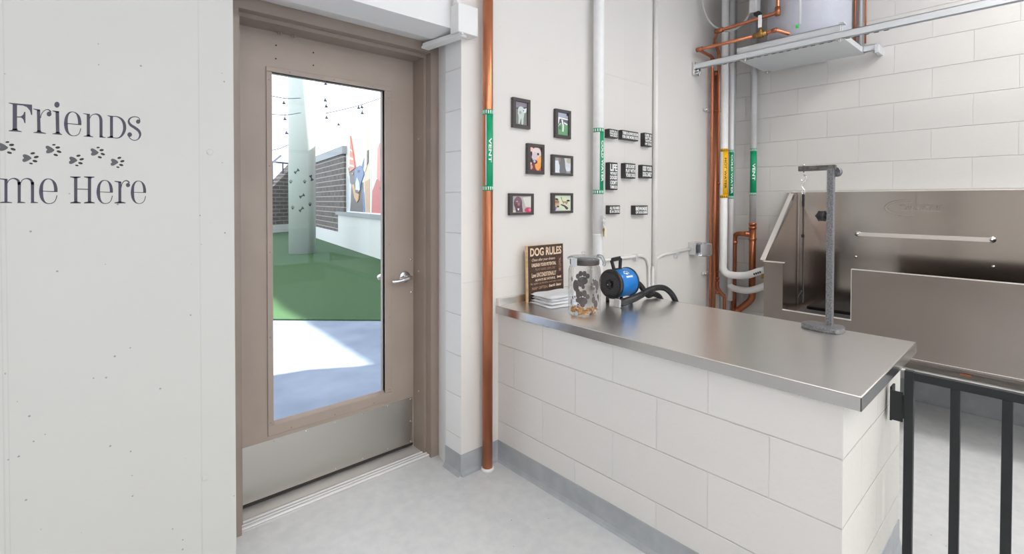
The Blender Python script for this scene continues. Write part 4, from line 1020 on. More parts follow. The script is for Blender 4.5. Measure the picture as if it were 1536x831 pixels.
# ------------------------------------------------------------------ pet dryer
fc_ = Vector((2.112, 1.582, ZC + .104)); ax = Vector((1, -.06, .0)).normalized(); RD = .076
p = thing('pet_dryer', 'blue and black cylindrical pet dryer with hose on the countertop', 'dryer', (2.19, 1.58, ZC))
bd = MB(); bd.lathe([(RD - .001, .018), (RD, .02), (RD, .146), (RD - .001, .148)], fc_, ax, 48); obj('body', bd, 'dryer_blue', p, recalc=False)
gr = MB(); gr.lathe([(0, .006), (.05, .004), (RD - .008, .002), (RD + .001, .006), (RD + .003, .012), (RD + .003, .022), (RD - .002, .024)], fc_, ax, 48)
g1 = obj('front_grille', gr, 'black_plastic', p, recalc=False, label='black front cap with air holes')
up = Vector((0, 0, 1)); sd = ax.cross(up).normalized()
hl_ = MB()
for i in range(-7, 8):
    for j in range(-7, 8):
        u = (i + (j % 2) * .5) * .0088; v = j * .0077; R = sqrt(u * u + v * v)
        if .024 < R < .064:
            hl_.cyl(fc_ + sd * u + up * v + ax * .0015, fc_ + sd * u + up * v + ax * .0045, .0022, n=6)
obj('air_hole', hl_, 'grille_grey', g1)
kb = MB()
for k in range(6):
    A = 2 * pi * k / 6 + .3; kb.cyl(fc_ - ax * .012 + (sd * cos(A) + up * sin(A)) * .012, fc_ + ax * .004 + (sd * cos(A) + up * sin(A)) * .012, .006, n=10)
kb.cyl(fc_ - ax * .013, fc_ + ax * .005, .013, n=20)
k_ = obj('filter_knob', kb, 'black_plastic', g1)
obj('knob_screw', MB().cyl(fc_ - ax * .0145, fc_ - ax * .0128, .003, n=10), 'chrome', p)
rc_ = MB(); rc_.lathe([(RD - .002, .144), (RD + .003, .145), (RD + .003, .154), (RD - .012, .166), (.03, .170), (0, .170)], fc_, ax, 48); obj('rear_cap', rc_, 'black_plastic', p, recalc=False)
hd = MB(); hb = fc_ + ax * .06 + up * RD
hpnts = [hb + ax * -.022 - up * .004, hb + ax * -.045 + up * .052, hb + ax * .030 + up * .058, hb + ax * .026 - up * .002]
for a_, b_ in zip(hpnts, hpnts[1:]): hd.bar(a_, b_, .022, .010, up=sd, bev=.003)
hd.box(hb + Vector((-.03, -.012, -.006)), hb + Vector((.034, .012, .004)), .003)
obj('handle', hd, 'black_plastic', p)
ft = MB()
for s in (.025, .14):
    for q in (-1, 1):
        b_ = fc_ + ax * s - up * (RD - .006) + sd * .034 * q
        ft.cyl(b_ + up * .012, Vector((b_.x, b_.y, ZC + .0003)), .008, .010, n=12)
obj('foot', ft, 'black_plastic', p)
# logo: paw mark and word on the blue body
lg = MB()
def on_body(al, th, R=RD + .0005):   # al along axis, th angle from up towards the camera side
    return fc_ + ax * al + (up * cos(th) + (-sd if sd.y > 0 else sd) * sin(th)) * R
def blob_body(al, th, ra, rt, n=14):
    V = [lg.b.verts.new(on_body(al + ra * cos(2 * pi * k / n), th + rt / RD * sin(2 * pi * k / n))) for k in range(n)]; lg.b.faces.new(V)
blob_body(.078, .75, .010, .006)
for (a_, t_) in ((.062, .70), (.068, .56), (.080, .52), (.092, .58), (.095, .72)): blob_body(a_, t_, .0038, .005)
b2 = text_bm('animal', .045, .011, 1.0, .02, slices=3)
b2.free()
for k in range(7):
    a_ = .062 + k * .0075; V = [lg.b.verts.new(on_body(a_ + da, t_)) for da, t_ in ((0, .93), (.0055, .93), (.0055, 1.06), (0, 1.06))]; lg.b.faces.new(V)
obj('logo', lg, 'label_white', p, recalc=False, label='white paw logo with a small wordmark')
hs_ = MB(); rear = fc_ + ax * .168
hose1 = [rear, rear + Vector((.022, -.005, .0)), rear + Vector((.05, -.03, -.02)), Vector((2.36, 1.53, .86)), Vector((2.385, 1.52, .832)), Vector((2.43, 1.51, .835)), Vector((2.475, 1.49, .79)), Vector((2.50, 1.46, .60)), Vector((2.51, 1.43, .56)), Vector((2.50, 1.41, .60)), Vector((2.485, 1.40, .76)), Vector((2.455, 1.405, .83)), Vector((2.41, 1.42, .876)), Vector((2.35, 1.43, .892)), Vector((2.28, 1.445, .886)), Vector((2.225, 1.46, .866))]
hs_.tube(hose1, .0145, 14, smooth=8)
rb = MB()
cur = catmull([Vector(q) for q in hose1], 8)
for k in range(1, len(cur) - 1):
    d = (cur[k + 1] - cur[k - 1]).normalized(); rb.tube([cur[k] - d * .0014, cur[k] + d * .0014], .0158, 12)
ho = obj('hose', hs_, 'black_hose', p); obj('hose_ribs', rb, 'black_hose', ho)
nz = MB(); nz.tube([(2.235, 1.457, .868), (2.18, 1.472, .850), (2.12, 1.488, .838), (2.075, 1.498, .834)], .018, 18, radii=[.017, .019, .020, .020])
n1_ = obj('nozzle', nz, 'black_plastic', p)
nt = MB(); d_ = Vector((-.045, .010, -.001)).normalized(); c_ = Vector((2.070, 1.499, .8348)); sd2 = d_.cross(up).normalized()
nt.bar(c_ + up * .021, c_ - up * .0205, .042, .014, up=d_, bev=.003)
obj('nozzle_tip', nt, 'pipe_grey', n1_, label='pale grey flat tip')

# ------------------------------------------------------------------ grooming arm
gx, gy = 2.395, .642
p = thing('grooming_stand', 'grey grooming arm post clamped at the back of the steel countertop', 'grooming arm', (gx, gy, ZC))
bp_ = MB(); pl = [(-.070, -.045), (-.02, -.06), (.03, -.045), (.036, -.02), (.030, .03), (.036, .06), (.022, .085), (-.03, .10), (-.062, .07), (-.075, .02)]
bp_.prism([(q.x, q.y) for q in catmull([Vector((a, b, 0)) for a, b in pl + [pl[0]]], 4)[:-1]], (gx, gy, ZC), (1, 0, 0), (0, 1, 0), (0, 0, 1), 0.0003, .020)
obj('base_clamp', bp_, 'hammertone', p, bevel=.003)
obj('post', MB().box((gx - .0125, gy - .0125, ZC + .018), (gx + .0125, gy + .0125, 1.498), .002), 'hammertone', p)
obj('upper_post', MB().box((gx - .0105, gy - .0105, 1.36), (gx + .0105, gy + .0105, 1.50), .002), 'hammertone', p)
obj('arm', MB().box((gx - .010, gy - .018, 1.493), (gx + .010, gy + .125, 1.515), .0015), 'hammer_dark', p)
obj('arm_knob', MB().cyl((gx + .012, gy - .012, 1.485), (gx + .03, gy - .016, 1.485), .02, n=20), 'hammertone', p)
kk = MB(); kc = Vector((gx + .004, gy + .034, 1.297)); kk.cyl((gx, gy + .012, 1.297), (gx, gy + .03, 1.297), .006, n=10); kr = Vector((-1, -.3, 0)).normalized(); kt = Vector((-.3, 1, 0)).normalized()
kk.lathe([(0, -.008), (.018, -.008), (.022, -.005), (.022, .006), (.018, .009), (.007, .010), (.006, .013), (0, .013)], kc, kr, 24)
for k in range(6): q_ = kc + (kt * cos(k * pi / 3) + Vector((0, 0, 1)) * sin(k * pi / 3)) * .020; kk.cyl(q_ - kr * .007, q_ + kr * .008, .0055, n=8)
obj('height_knob', kk, 'black_plastic', p, label='black plastic knob')
lx, ly = gx, gy + .105
p2 = thing('grooming_loop', 'black nylon grooming loop hanging from the end of the arm', 'loop', (lx, ly, .91))
h_ = MB(); h_.cyl((lx, ly, 1.5151), (lx, ly, 1.523), .005, n=10); h_.cyl((lx, ly, 1.492), (lx, ly, 1.475), .003, n=8)
h_.tube([(lx, ly + .011 * cos(t), 1.461 + .014 * sin(t)) for t in [2 * pi * k / 16 for k in range(16)]], .0028, 8, closed=True)
h_.tube([(lx, ly, 1.447), (lx, ly + .008, 1.435), (lx, ly + .004, 1.42), (lx, ly - .002, 1.41)], .0028, 8, smooth=4)
h_.tube([(lx, ly + .006 * cos(t), 1.402 + .012 * sin(t)) for t in [2 * pi * k / 14 for k in range(14)]], .0022, 8, closed=True)
obj('swivel_hook', h_, 'chrome', p2, label='chrome swivel hook')
st_ = MB(); st_.bar((lx, ly, 1.392), (lx, ly, 1.335), .009, .013, up=(1, 0, 0), bev=.002); st_.bar((lx, ly, 1.34), (lx + .002, ly - .002, .935), .0035, .0115, up=(1, 0, 0), bev=.001)
st_.bar((lx, ly + .004, .965), (lx, ly + .020, .935), .005, .008, up=(1, 0, 0)); st_.bar((lx, ly, .95), (lx, ly, .912), .007, .014, up=(1, 0, 0), bev=.002); st_.box((lx - .004, ly - .006, 1.20), (lx + .004, ly + .006, 1.215), .001)
obj('strap', st_, 'black_plastic', p2)

# ------------------------------------------------------------------ bathing tub
p = thing('steel_dog_tub', 'stainless steel dog bathing tub with high back along the block wall', 'tub', (3.9, .6, 0))
XF, XB = 3.60, 4.235; YL = 1.36; YR = -.25; TZ = .937; ZB = 1.433
bk = MB(); bk.box((XB, YR, .44), (XB + .012, 1.41, ZB - .002)); obj('back_panel', bk, 'tub_back', p)
bk = MB(); bk.box((XB - .006, YR, ZB - .004), (XT - .004, 1.437, ZB + .002), .0015); obj('back_rim', bk, 'tub_edge', p)
sl = MB(); sp_ = [(XF, .44), (XF, TZ), (XF + .03, TZ + .02), (XB, ZB), (XB, .44)]
sl.prism(sp_, (0, 0, 0), (1, 0, 0), (0, 0, 1), (0, 1, 0), YL, YL + .008); obj('side_panel', sl, 'tub_steel', p); sl = MB(); sl.prism(sp_, (0, 0, 0), (1, 0, 0), (0, 0, 1), (0, 1, 0), YR, YR + .008)
obj('side_panel', sl, 'tub_steel', p)
fl_ = MB(); fl_.bar((XF - .002, YL + .016, TZ + .010), (XB + .02, YL + .048, ZB), .032, .006, up=(-.6, 0, .8)); obj('side_rim', fl_, 'tub_edge', p)
fr = MB(); fp = [(YL, .44), (YL, TZ), (1.243, TZ), (1.243, .618), (.848, .618), (.848, TZ - .002), (YR, TZ), (YR, .44)]
fr.prism(fp, (0, 0, 0), (0, 1, 0), (0, 0, 1), (1, 0, 0), XF - .004, XF + .004)
obj('front_panel', fr, 'tub_steel', p)
rm = MB(); rm.box((XF - .014, 1.238, TZ), (XF + .016, YL + .012, TZ + .006), .001); rm.box((XF - .010, .846, .617), (XF + .012, 1.245, .622), .001); rm.box((XF - .008, YR, TZ - .001), (XF + .012, .850, TZ + .004), .001)
rm.box((XF - .006, .8475, .62), (XF + .004, .8505, TZ)); rm.box((XF - .006, YR, .450), (XF + .004, .84, .4535))
obj('front_rim', rm, 'tub_edge', p)
obj('weld_seam', MB().box((XB - .012, YL - .012, .512), (XB - .001, YL, ZB - .01), .003), 'tub_steel', p)
obj('basin_floor', MB().box((XF + .004, YR, .50), (XB, YL, .512)), 'tub_steel', p)
obj('basin_mat', MB().box((XF + .03, YR + .1, .513), (XB - .06, YL - .05, .535), .004), 'tub_mat', p, label='dark mat in the tub')
un = MB(); un.box((XF + .035, YR, .384), (XF + .07, YL - .02, .425), .003); un.box((XB - .06, YR, .40), (XB - .02, YL - .02, .44), .003); un.box((XF + .004, YR, .425), (XB, YL, .44))
obj('under_frame', un, 'under_dark', p)
un = MB().box((XF - .008, YR, .374), (XF + .05, YL - .02, .3838), .002); obj('lower_lip', un, 'lip_white', p)
rs = MB().box((XF + .030, .30, .402), (XF + .036, .345, .416), .002); obj('rust_patch', rs, 'copper_old', p, label='rusty patch on the lower edge')
for (x_, y_) in ((XF + .04, YL - .06), (XF + .04, YR + .04), (XB - .04, YL - .06), (XB - .04, YR + .04)):
    lg_ = MB(); lg_.box((x_ - .018, y_ - .018, .012), (x_ + .018, y_ + .018, .40), .003); lg_.cyl((x_, y_, 0.0002), (x_, y_, .014), .025, n=16); obj('leg', lg_, 'galvanised', p)
ba = on(0, XB, 1287, 350.5); bb = on(0, XB, 1488, 357)
gb = MB(); gb.box((XB - .022, bb.y, ba.z - .016), (XB - .018, ba.y, ba.z + .012), .001)
gbo = obj('tether_bar', gb, 'tub_edge', p, label='bright flat tether bar on the back panel')
kn = MB()
for y_ in (ba.y, bb.y): kn.lathe([(0, .030), (.006, .029), (.011, .024), (.011, .018), (.005, .016), (.005, .004), (.019, .002), (.020, 0)], (XB, y_, ba.z - .002), (-1, 0, 0), 20)
obj('bar_bolt', kn, 'chrome', gbo)
bo_ = MB()
for (px, py) in ((1284, 385), (1490, 400)):
    q = on(0, XB, px, py); bo_.lathe([(0, .012), (.006, .011), (.009, .006), (.010, 0)], (XB, q.y, q.z), (-1, 0, 0), 16)
obj('bolt', bo_, 'chrome', p)
lo = MB(); lc = on(0, XB, 1372, 312)
def arcp(rx, rz, a0_, a1_, n=24): return [(XB - .0005, lc.y + .055 - rx * cos(t), lc.z + rz * sin(t)) for t in [a0_ + (a1_ - a0_) * k / n for k in range(n + 1)]]
steel('etched', (172, 163, 157), .45, (2, 2, 2), .05)
lo.tube(arcp(.11, .055, pi * .35, pi * 1.65), .0016, 6); lo.tube(arcp(.095, .045, pi * .4, pi * 1.6), .0012, 6)
for k in range(9):
    y_ = lc.y + .055 - .01 - k * .021; lo.bar((XB - .0005, y_, lc.z - .012), (XB - .0005, y_ - .006, lc.z + .014), .0015, .011, up=(0, 1, 0))
lo.bar((XB - .0005, lc.y + .08, lc.z + .020), (XB - .0005, lc.y - .14, lc.z + .022), .001, .004); lo.bar((XB - .0005, lc.y + .08, lc.z - .019), (XB - .0005, lc.y - .12, lc.z - .018), .001, .003)
obj('embossed_logo', lo, 'etched', p, label='faint embossed oval logo')

# ------------------------------------------------------------------ gate
GX = 2.16
p = thing('metal_gate', 'black metal gate with square bars hinged to the end of the block counter', 'gate', (GX, .0, .08))
gm = MB(); gm.box((GX - .0125, .322, .06), (GX + .0125, .348, .772), .002); obj('hinge_post', gm, 'gate_black', p)
gm = MB(); gm.box((GX - .0125, -.75, .742), (GX + .0125, .322, .770), .002); obj('top_rail', gm, 'gate_black', p)
gm = MB(); gm.box((GX - .0125, -.75, .10), (GX + .0125, .322, .126), .002); obj('bottom_rail', gm, 'gate_black', p)
for k in range(8):
    y_ = .215 - .1205 * k; obj('bar', MB().box((GX - .0125, y_ - .0125, .126), (GX + .0125, y_ + .0125, .742), .0015), 'gate_black', p)
obj('latch_post', MB().box((GX - .0125, -.776, .06), (GX + .0125, -.75, .772), .002), 'gate_black', p)
hg = MB(); hg.box((GX - .004, .352, .585), (GX + .001, .389, .69), .001); hg.box((GX - .001, .383, .58), (GX + .05, .3895, .70), .001); hg.cyl((GX, .350, .60), (GX, .350, .68), .006, n=12)
obj('hinge_bracket', hg, 'gate_black', p)

# ------------------------------------------------------------------ heater shelf and water heater
p = thing('heater_shelf', 'galvanised steel strut shelf carrying the grey water heater', 'shelf', (3.9, 1.2, 2.40))
def strut_ch(mb, x, y0, y1, z, w=.041, h=.041, t=.003):
    mb.box((x - w / 2, y0, z), (x - w / 2 + t, y1, z + h)); mb.box((x + w / 2 - t, y0, z), (x + w / 2, y1, z + h)); mb.box((x - w / 2, y0, z + h - t), (x + w / 2, y1, z + h))
sA = MB(); strut_ch(sA, 3.695, -1.2, 1.945, 2.412)
obj('front_strut', sA, 'galvanised', p, label='long front strut spanning beyond the photo')
sB = MB(); strut_ch(sB, 4.19, .86, 1.60, 2.42); obj('rear_strut', sB, 'galvanised', p)
pn = MB(); pn.box((3.725, .93, 2.412), (4.21, 1.60, 2.418)); pn.box((3.718, .955, 2.418), (3.722, 1.62, 2.512)); pn.box((3.718, .955, 2.509), (3.735, 1.62, 2.512)); pn.box((4.155, .93, 2.418), (4.16, 1.60, 2.46)); pn.box((3.722, .93, 2.418), (4.16, .934, 2.45)); pn.box((3.722, 1.596, 2.418), (4.16, 1.60, 2.45))
pn.box((3.70, .93, 2.512), (3.76, .96, 2.520), .001); pn.box((3.722, .945, 2.418), (3.735, .955, 2.512))
obj('drip_pan', pn, 'galvanised', p)
sl_ = MB()
for k in range(22): sl_.box((3.7155 + 0, .70 + k * .05, 2.4105), (3.7165 + .008, .725 + k * .05, 2.4125))
obj('strut_slot', sl_, 'rubber_dark', p)
bk = MB(); bk.box((3.66, 1.925, 2.36), (3.73, 1.945, 2.462), .002)
for z in (2.375, 2.398): bk.cyl((3.695, 1.93, z), (3.695, 1.905, z), .009, n=6)
bk.cyl((3.70, 1.90, 2.36), (3.70, 1.90, 2.412), .005, n=8)
obj('wall_bracket', bk, 'chrome', p)
for (x_, y_) in ((4.19, .86), (4.19, 1.58), (3.695, 1.55), (3.695, .95)):
    bl = MB(); lo_z = 2.39
    bl.cyl((x_, y_, lo_z), (x_, y_, lo_z + .035), .006, n=8); bl.cyl((x_, y_, lo_z + .010), (x_, y_, lo_z + .018), .013, n=6); bl.box((x_ - .03, y_ - .02, lo_z + .018), (x_ + .03, y_ + .02, lo_z + .022))
    obj('hanger_bolt', bl, 'chrome', p)
bl = MB(); bl.box((4.15, .835, 2.395), (XT, .86, 2.45), .002); obj('end_bracket', bl, 'galvanised', p)
hx, hy, hr = 3.985, 1.225, .262
p = thing('water_heater', 'grey cylindrical water heater standing on the steel shelf', 'water heater', (hx, hy, 2.419))
hh_ = MB(); hh_.lathe([(0, .0), (hr - .012, .0), (hr, .012), (hr, .90), (hr - .01, .91), (0, .91)], (hx, hy, 2.419), n=64); obj('tank', hh_, 'heater_grey', p)
def hpatch(mb, pxa, pxb, za, zb):
    aa = angle_px(hx, hy, hr, pxa); ab = angle_px(hx, hy, hr, pxb); cylpatch(mb, hx, hy, hr, za, zb, aa, ab, 4)
st1 = MB(); hpatch(st1, 1196, 1199, 2.58, 3.2); obj('white_strip', st1, 'label_white', p)
st2 = MB(); hpatch(st2, 1191, 1196, 2.555, 2.58); obj('green_sticker', st2, 'green_sticker', p, label='small green round sticker')
sw = MB(); sw.box((3.70, 1.475, 2.74), (3.78, 1.53, 3.05), .008); obj('control_box', sw, 'pipe_grey', p)
sw = MB(); sw.box((3.71, 1.46, 2.72), (3.77, 1.50, 2.745), .004); obj('cable_gland', sw, 'black_plastic', p)
tag(obj('flexible_conduit', MB().tube([on(1, 1.90, 1051, -40), on(1, 1.90, 1054, 5), on(1, 1.88, 1064, 32), on(0, 3.80, 1082, 45), on(0, 3.78, 1100, 45), on(0, 3.76, 1117, 32), on(0, 3.74, 1128, 15)], .0075, 12, smooth=6), 'pipe_grey'), 'grey flexible conduit looping down beside the water heater', 'conduit')
# thin pipes behind the heater
for (px, r_, m_, lab_) in ((1282.5, .0085, 'copper', 'thin copper pipe rising behind the right side of the water heater'), (1291, .011, 'pipe_grey', 'thin grey pipe behind the water heater next to a copper pipe'), (1298.5, .006, 'copper', 'thinnest copper line on the block wall right of the water heater')):
    y_ = on(0, XT - .02, px, 20).y
    tag(obj('heater_riser', MB().cyl((XT - .02, y_, 2.50), (XT - .02, y_, CEIL), r_, n=12), m_), lab_, 'pipe', 'thin pipes behind the water heater')

# ------------------------------------------------------------------ outside: patio seen through the glass
def G0(px, py): return on(2, -.02, px, py)
ta, tb = G0(408, 480.5), G0(576, 481.5); td = (tb - ta).normalized()
L0 = ta - td * 9; L1 = tb + td * 9; up_ = Vector((-td.y, td.x, 0))
if up_.y < 0: up_ = -up_
struct('floor_patio', MB().box((-14, 2.46, -.14), (22, 34, -.02)), 'patio')
tg = MB(); q = [L0, L1, L1 + up_ * 30, L0 + up_ * 30]; tg.prism([(v.x, v.y) for v in q], (0, 0, 0), (1, 0, 0), (0, 1, 0), (0, 0, 1), -.0199, -.004)
tg.b.normal_update()
o = obj('artificial_turf', tg, 'turf'); o['kind'] = 'stuff'; tag(o, 'green artificial turf covering the yard beyond the blue patio concrete', 'turf')
sm_ = MB()
for k_ in range(9):
    a_ = L0 + up_ * (1.6 + 1.9 * k_); b_ = L1 + up_ * (1.6 + 1.9 * k_); n_ = up_ * .012
    sm_.prism([(a_.x, a_.y), (b_.x, b_.y), (b_.x + n_.x, b_.y + n_.y), (a_.x + n_.x, a_.y + n_.y)], (0, 0, 0), (1, 0, 0), (0, 1, 0), (0, 0, 1), -.004, -.0036)
plain('turf_seam', (40, 78, 44), .9)
obj('turf_seam', sm_, 'turf_seam', o)
# exterior ground strip under the door
struct('trim_3', MB().box((-3.4, 2.30, -.14), (4.6, 2.46, .0)), 'patio')
# planter wall, brick wall (both run away from the door on the right)
A0, B0 = G0(475, 358), G0(576, 392); wd = (B0 - A0).normalized(); wn = Vector((wd.y, -wd.x, 0))
if wn.x < 0: wn = -wn
def wpt(px, py): return onv(A0, B0, px, py)
def along(v): return (v - A0).dot(wd)
def wbox(mb, s0, s1, z0, z1, off0, off1):
    o_ = A0.copy(); o_.z = 0; mb.prism([(s0, z0), (s1, z0), (s1, z1), (s0, z1)], o_, wd, (0, 0, 1), wn, off0, off1)
sp0 = along(wpt(507, 318)); s_brick1 = along(wpt(514, 233)); sEnd = along(B0) + 4
pw_ = MB(); wbox(pw_, -6, sEnd, -.0035, .40, 0, .5); wbox(pw_, sp0, sEnd, .40, .93, 0, .5); o = obj('planter_wall', pw_, 'planter_white'); tag(o, 'low white wall along the right side of the turf', 'wall')
cp_ = MB(); wbox(cp_, sp0 - .1, sp0 + .049, .93, 1.02, -.05, .029); wbox(cp_, sp0 + .05, sEnd, .93, 1.02, -.05, .55); tag(obj('stone_coping', cp_, 'cap_grey'), 'grey coping on the low white wall under the dog banners', 'coping')
bw = thing('brick_wall', 'tall dark brick wall with grey cap right of the white column', 'wall', (A0.x, A0.y, 0))
b_ = MB(); wbox(b_, -6, sp0 + .05, .401, 2.72, .03, .5); b_2 = MB(); wbox(b_, sp0 + .05, s_brick1, 1.0215, 2.72, .03, .5); b_2.b.free()
obj('brickwork', b_, 'dark_brick', bw)
b_ = MB(); wbox(b_, -6.05, s_brick1 + .03, 2.72, 2.95, -.02, .55); obj('cap', b_, 'cap_grey', bw)
# left rear brick wall with stair slope
C0, D0 = G0(408, 350), G0(432, 348)
cd = (D0 - C0).normalized(); cn = Vector((-cd.y, cd.x, 0))
lw = thing('stair_wall', 'dark brick wall with sloping top and stair railing left of the column', 'wall', (C0.x, C0.y, 0))
o_ = C0.copy(); o_.z = 0
zl = onv(C0, D0, 409.6, 283).z; zr = onv(C0, D0, 431, 258).z; sL = 0; sR = (D0 - C0).length; sl_s = (zr - zl) / (sR - sL)
pm = MB(); pm.prism([(-4, -.0035), (8, -.0035), (8, .32), (-4, .32)], o_, cd, (0, 0, 1), cn, 0, .4); obj('plinth', pm, 'planter_white', lw)
pm = MB(); pm.prism([(-1.6, .32), (1.7, .32), (1.7, zl + sl_s * 1.7), (-1.6, max(.4, zl - sl_s * 1.6))], o_, cd, (0, 0, 1), cn, .02, .4); obj('brickwork', pm, 'dark_brick', lw)
rl = MB(); ozz = onv(C0, D0, 408, 242).z; oo = o_ + cn * .2
rl.bar(oo + cd * -.3 + Vector((0, 0, ozz)), oo + cd * 1.5 + Vector((0, 0, ozz)), .07, .07); rl.bar(oo + cd * -.2 + Vector((0, 0, onv(C0, D0, 409, 255).z)), oo + cd * .75 + Vector((0, 0, onv(C0, D0, 427, 233).z)), .06, .06)
for s_ in (.25, .85, 1.3): rl.bar(oo + cd * s_ + Vector((0, 0, zl + sl_s * s_ - .1)), oo + cd * s_ + Vector((0, 0, ozz)), .05, .05, up=(1, 0, 0))
obj('railing', rl, 'wire_dark', lw)
# column
caz = atan2(ray(453.3, 300).x, ray(453.3, 300).y); DC = 13.75; cc = Vector((DC * sin(caz), DC * cos(caz), 0)); CR = .325
p = thing('white_column', 'thick round white column standing on the turf outside the door', 'column', (cc.x, cc.y, 0))
obj('shaft', MB().cyl((cc.x, cc.y, -.01), (cc.x, cc.y, 8), CR, n=64), 'column_white', p)
def colpt(px, py, d=.003):
    v = ray(px, py); a_ = v.x ** 2 + v.y ** 2; R = CR + d; b_ = -2 * (v.x * cc.x + v.y * cc.y); c_ = cc.x ** 2 + cc.y ** 2 - R * R; t_ = (-b_ - sqrt(max(0, b_ * b_ - 4 * a_ * c_))) / (2 * a_)
    return Vector((0, 0, H)) + v * t_
def colpoly(mb, pts):
    f = mb.b.faces.new([mb.b.verts.new(colpt(*q)) for q in pts])
def coldisc(mb, x, y, rx, ry, n=10): colpoly(mb, [(x + rx * cos(2 * pi * k / n), y + ry * sin(2 * pi * k / n)) for k in range(n)])
bn = 0
for (x, y, an) in ((445, 257, -40), (467, 267, 70), (453, 294, -30), (452, 314, -45)):
    mb = MB(); A = radians(an); ca, sa = cos(A), sin(A)
    colpoly(mb, [(x + u * ca - v * sa, y + u * sa + v * ca) for u, v in ((-3, -.9), (3, -.9), (3, .9), (-3, .9))])
    for u, v in ((-3.2, -1.1), (-3.2, 1.1), (3.2, -1.1), (3.2, 1.1)): coldisc(mb, x + u * ca - v * sa, y + u * sa + v * ca, 1.1, 1.3)
    obj('bone_decal', mb, 'decal_toe', p, recalc=False)
for (x, y) in ((436, 273), (457, 273), (439, 312), (465, 307)):
    mb = MB(); coldisc(mb, x, y + .6, 1.6, 1.6)
    for u, v in ((-1.9, -1), (-.7, -2.4), (.9, -2.4), (2, -1)): coldisc(mb, x + u, y + v, .6, .9)
    obj('paw_decal', mb, 'decal_toe', p, recalc=False)
# banners behind the low wall
def banner(px0, px1, ytop, zt_off, layers, label):
    a_ = wpt(px0, 300); b_ = wpt(px1, 300); s0, s1 = along(a_), along(b_); z0 = 1.05; z1 = zt_off
    t_ = thing('dog_banner', label, 'banner', (a_.x, a_.y, 1.02), 'large dog banners on the low wall')
    o2 = A0.copy(); o2.z = 0; off = .12
    bd_ = MB(); bd_.prism([(s0, z0), (s1, z0), (s1, z1), (s0, z1)], o2, wd, (0, 0, 1), wn, off, off + .03); obj('panel', bd_, colmat((222, 214, 200)), t_)
    m = MB(); mats = []
    for i, (c, sh) in enumerate(layers):
        n = colmat(c)
        if n not in mats: mats.append(n)
        if sh == 'all': sh = [(0, 0), (1, 0), (1, 1), (0, 1)]
        elif sh[0] == 'e':
            _, cx_, cy_, rx, ry = sh[:5]; A = radians(sh[5]) if len(sh) > 5 else 0
            sh = [(cx_ + rx * cos(t) * cos(A) - ry * sin(t) * sin(A), cy_ + rx * cos(t) * sin(A) + ry * sin(t) * cos(A)) for t in [2 * pi * k / 18 for k in range(18)]]
        sh = [(min(1, max(0, a)), min(1, max(0, b))) for a, b in sh]
        s2 = [sh[0]]
        for q in sh[1:]:
            if (q[0] - s2[-1][0]) ** 2 + (q[1] - s2[-1][1]) ** 2 > 1e-8: s2.append(q)
        m.prism([(s0 + u * (s1 - s0), z1 - v * (z1 - z0)) for u, v in s2], o2, wd, (0, 0, 1), wn, off - .004 - .002 * i, off, mats.index(n))
    obj('printed_picture', m, mats, t_)
    f_ = MB(); o3 = o2
    for s_ in (s0 - .03, s1 + .01): f_.prism([(s_, 1.02), (s_ + .03, 1.02), (s_ + .03, z1 + .05), (s_, z1 + .05)], o2, wd, (0, 0, 1), wn, off - .02, off + .05)
    f_.prism([(s0, 1.02), (s1, 1.02), (s1, 1.05), (s0, 1.05)], o2, wd, (0, 0, 1), wn, off - .02, off + .05)
    obj('frame', f_, 'far_white', t_)
def BU(pts): return [((x - 70) / 155, (y - 60) / 705) for x, y in pts]
lay1 = [((232, 226, 216), 'all'), ((212, 196, 176), BU([(175, 60), (225, 60), (225, 765), (192, 765), (185, 560), (205, 420), (190, 250)])), ((206, 210, 218), BU([(70, 500), (90, 520), (105, 640), (95, 765), (70, 765)])),
        ((190, 150, 116), BU([(192, 560), (222, 540), (222, 765), (198, 765)])),
        ((52, 46, 50), BU([(104, 560), (182, 560), (186, 680), (188, 765), (94, 765), (100, 680)])), ((56, 104, 176), BU([(178, 590), (188, 640), (194, 765), (183, 765)])),
        ((58, 48, 56), BU([(84, 438), (100, 462), (112, 520), (92, 500)])), ((226, 214, 206), BU([(176, 446), (200, 366), (214, 350), (214, 420), (196, 490), (182, 480)])), ((70, 62, 76), BU([(208, 352), (215, 350), (214, 430), (206, 450)])), ((66, 92, 150), BU([(176, 446), (192, 392), (190, 450), (182, 478)])),
        ((60, 56, 74), BU([(94, 478), (130, 450), (138, 500), (134, 600), (118, 590), (98, 550)])), ((72, 112, 168), BU([(130, 452), (165, 440), (186, 470), (190, 505), (172, 560), (166, 610), (136, 600)])), ((38, 38, 56), BU([(112, 488), (124, 484), (124, 500), (113, 504)])), ((30, 40, 70), BU([(150, 470), (164, 470), (164, 488), (151, 488)])),
        ((200, 150, 104), BU([(112, 570), (128, 566), (140, 628), (160, 640), (164, 610), (156, 680), (146, 700), (128, 660)])), ((206, 216, 230), BU([(138, 560), (148, 520), (162, 560), (166, 610), (152, 632), (138, 620)])), ((34, 32, 40), BU([(134, 608), (158, 612), (152, 632), (138, 628)])), ((236, 240, 244), BU([(115, 485), (121, 484), (121, 491), (116, 492)])),
        ((208, 110, 96), BU([(102, 206), (122, 340), (136, 452), (96, 474), (101, 340)])), ((236, 216, 206), BU([(101, 300), (117, 318), (119, 330), (101, 312)])), ((236, 216, 206), BU([(100, 360), (124, 380), (126, 394), (99, 376)])), ((236, 216, 206), BU([(98, 415), (130, 432), (132, 444), (97, 430)]))]
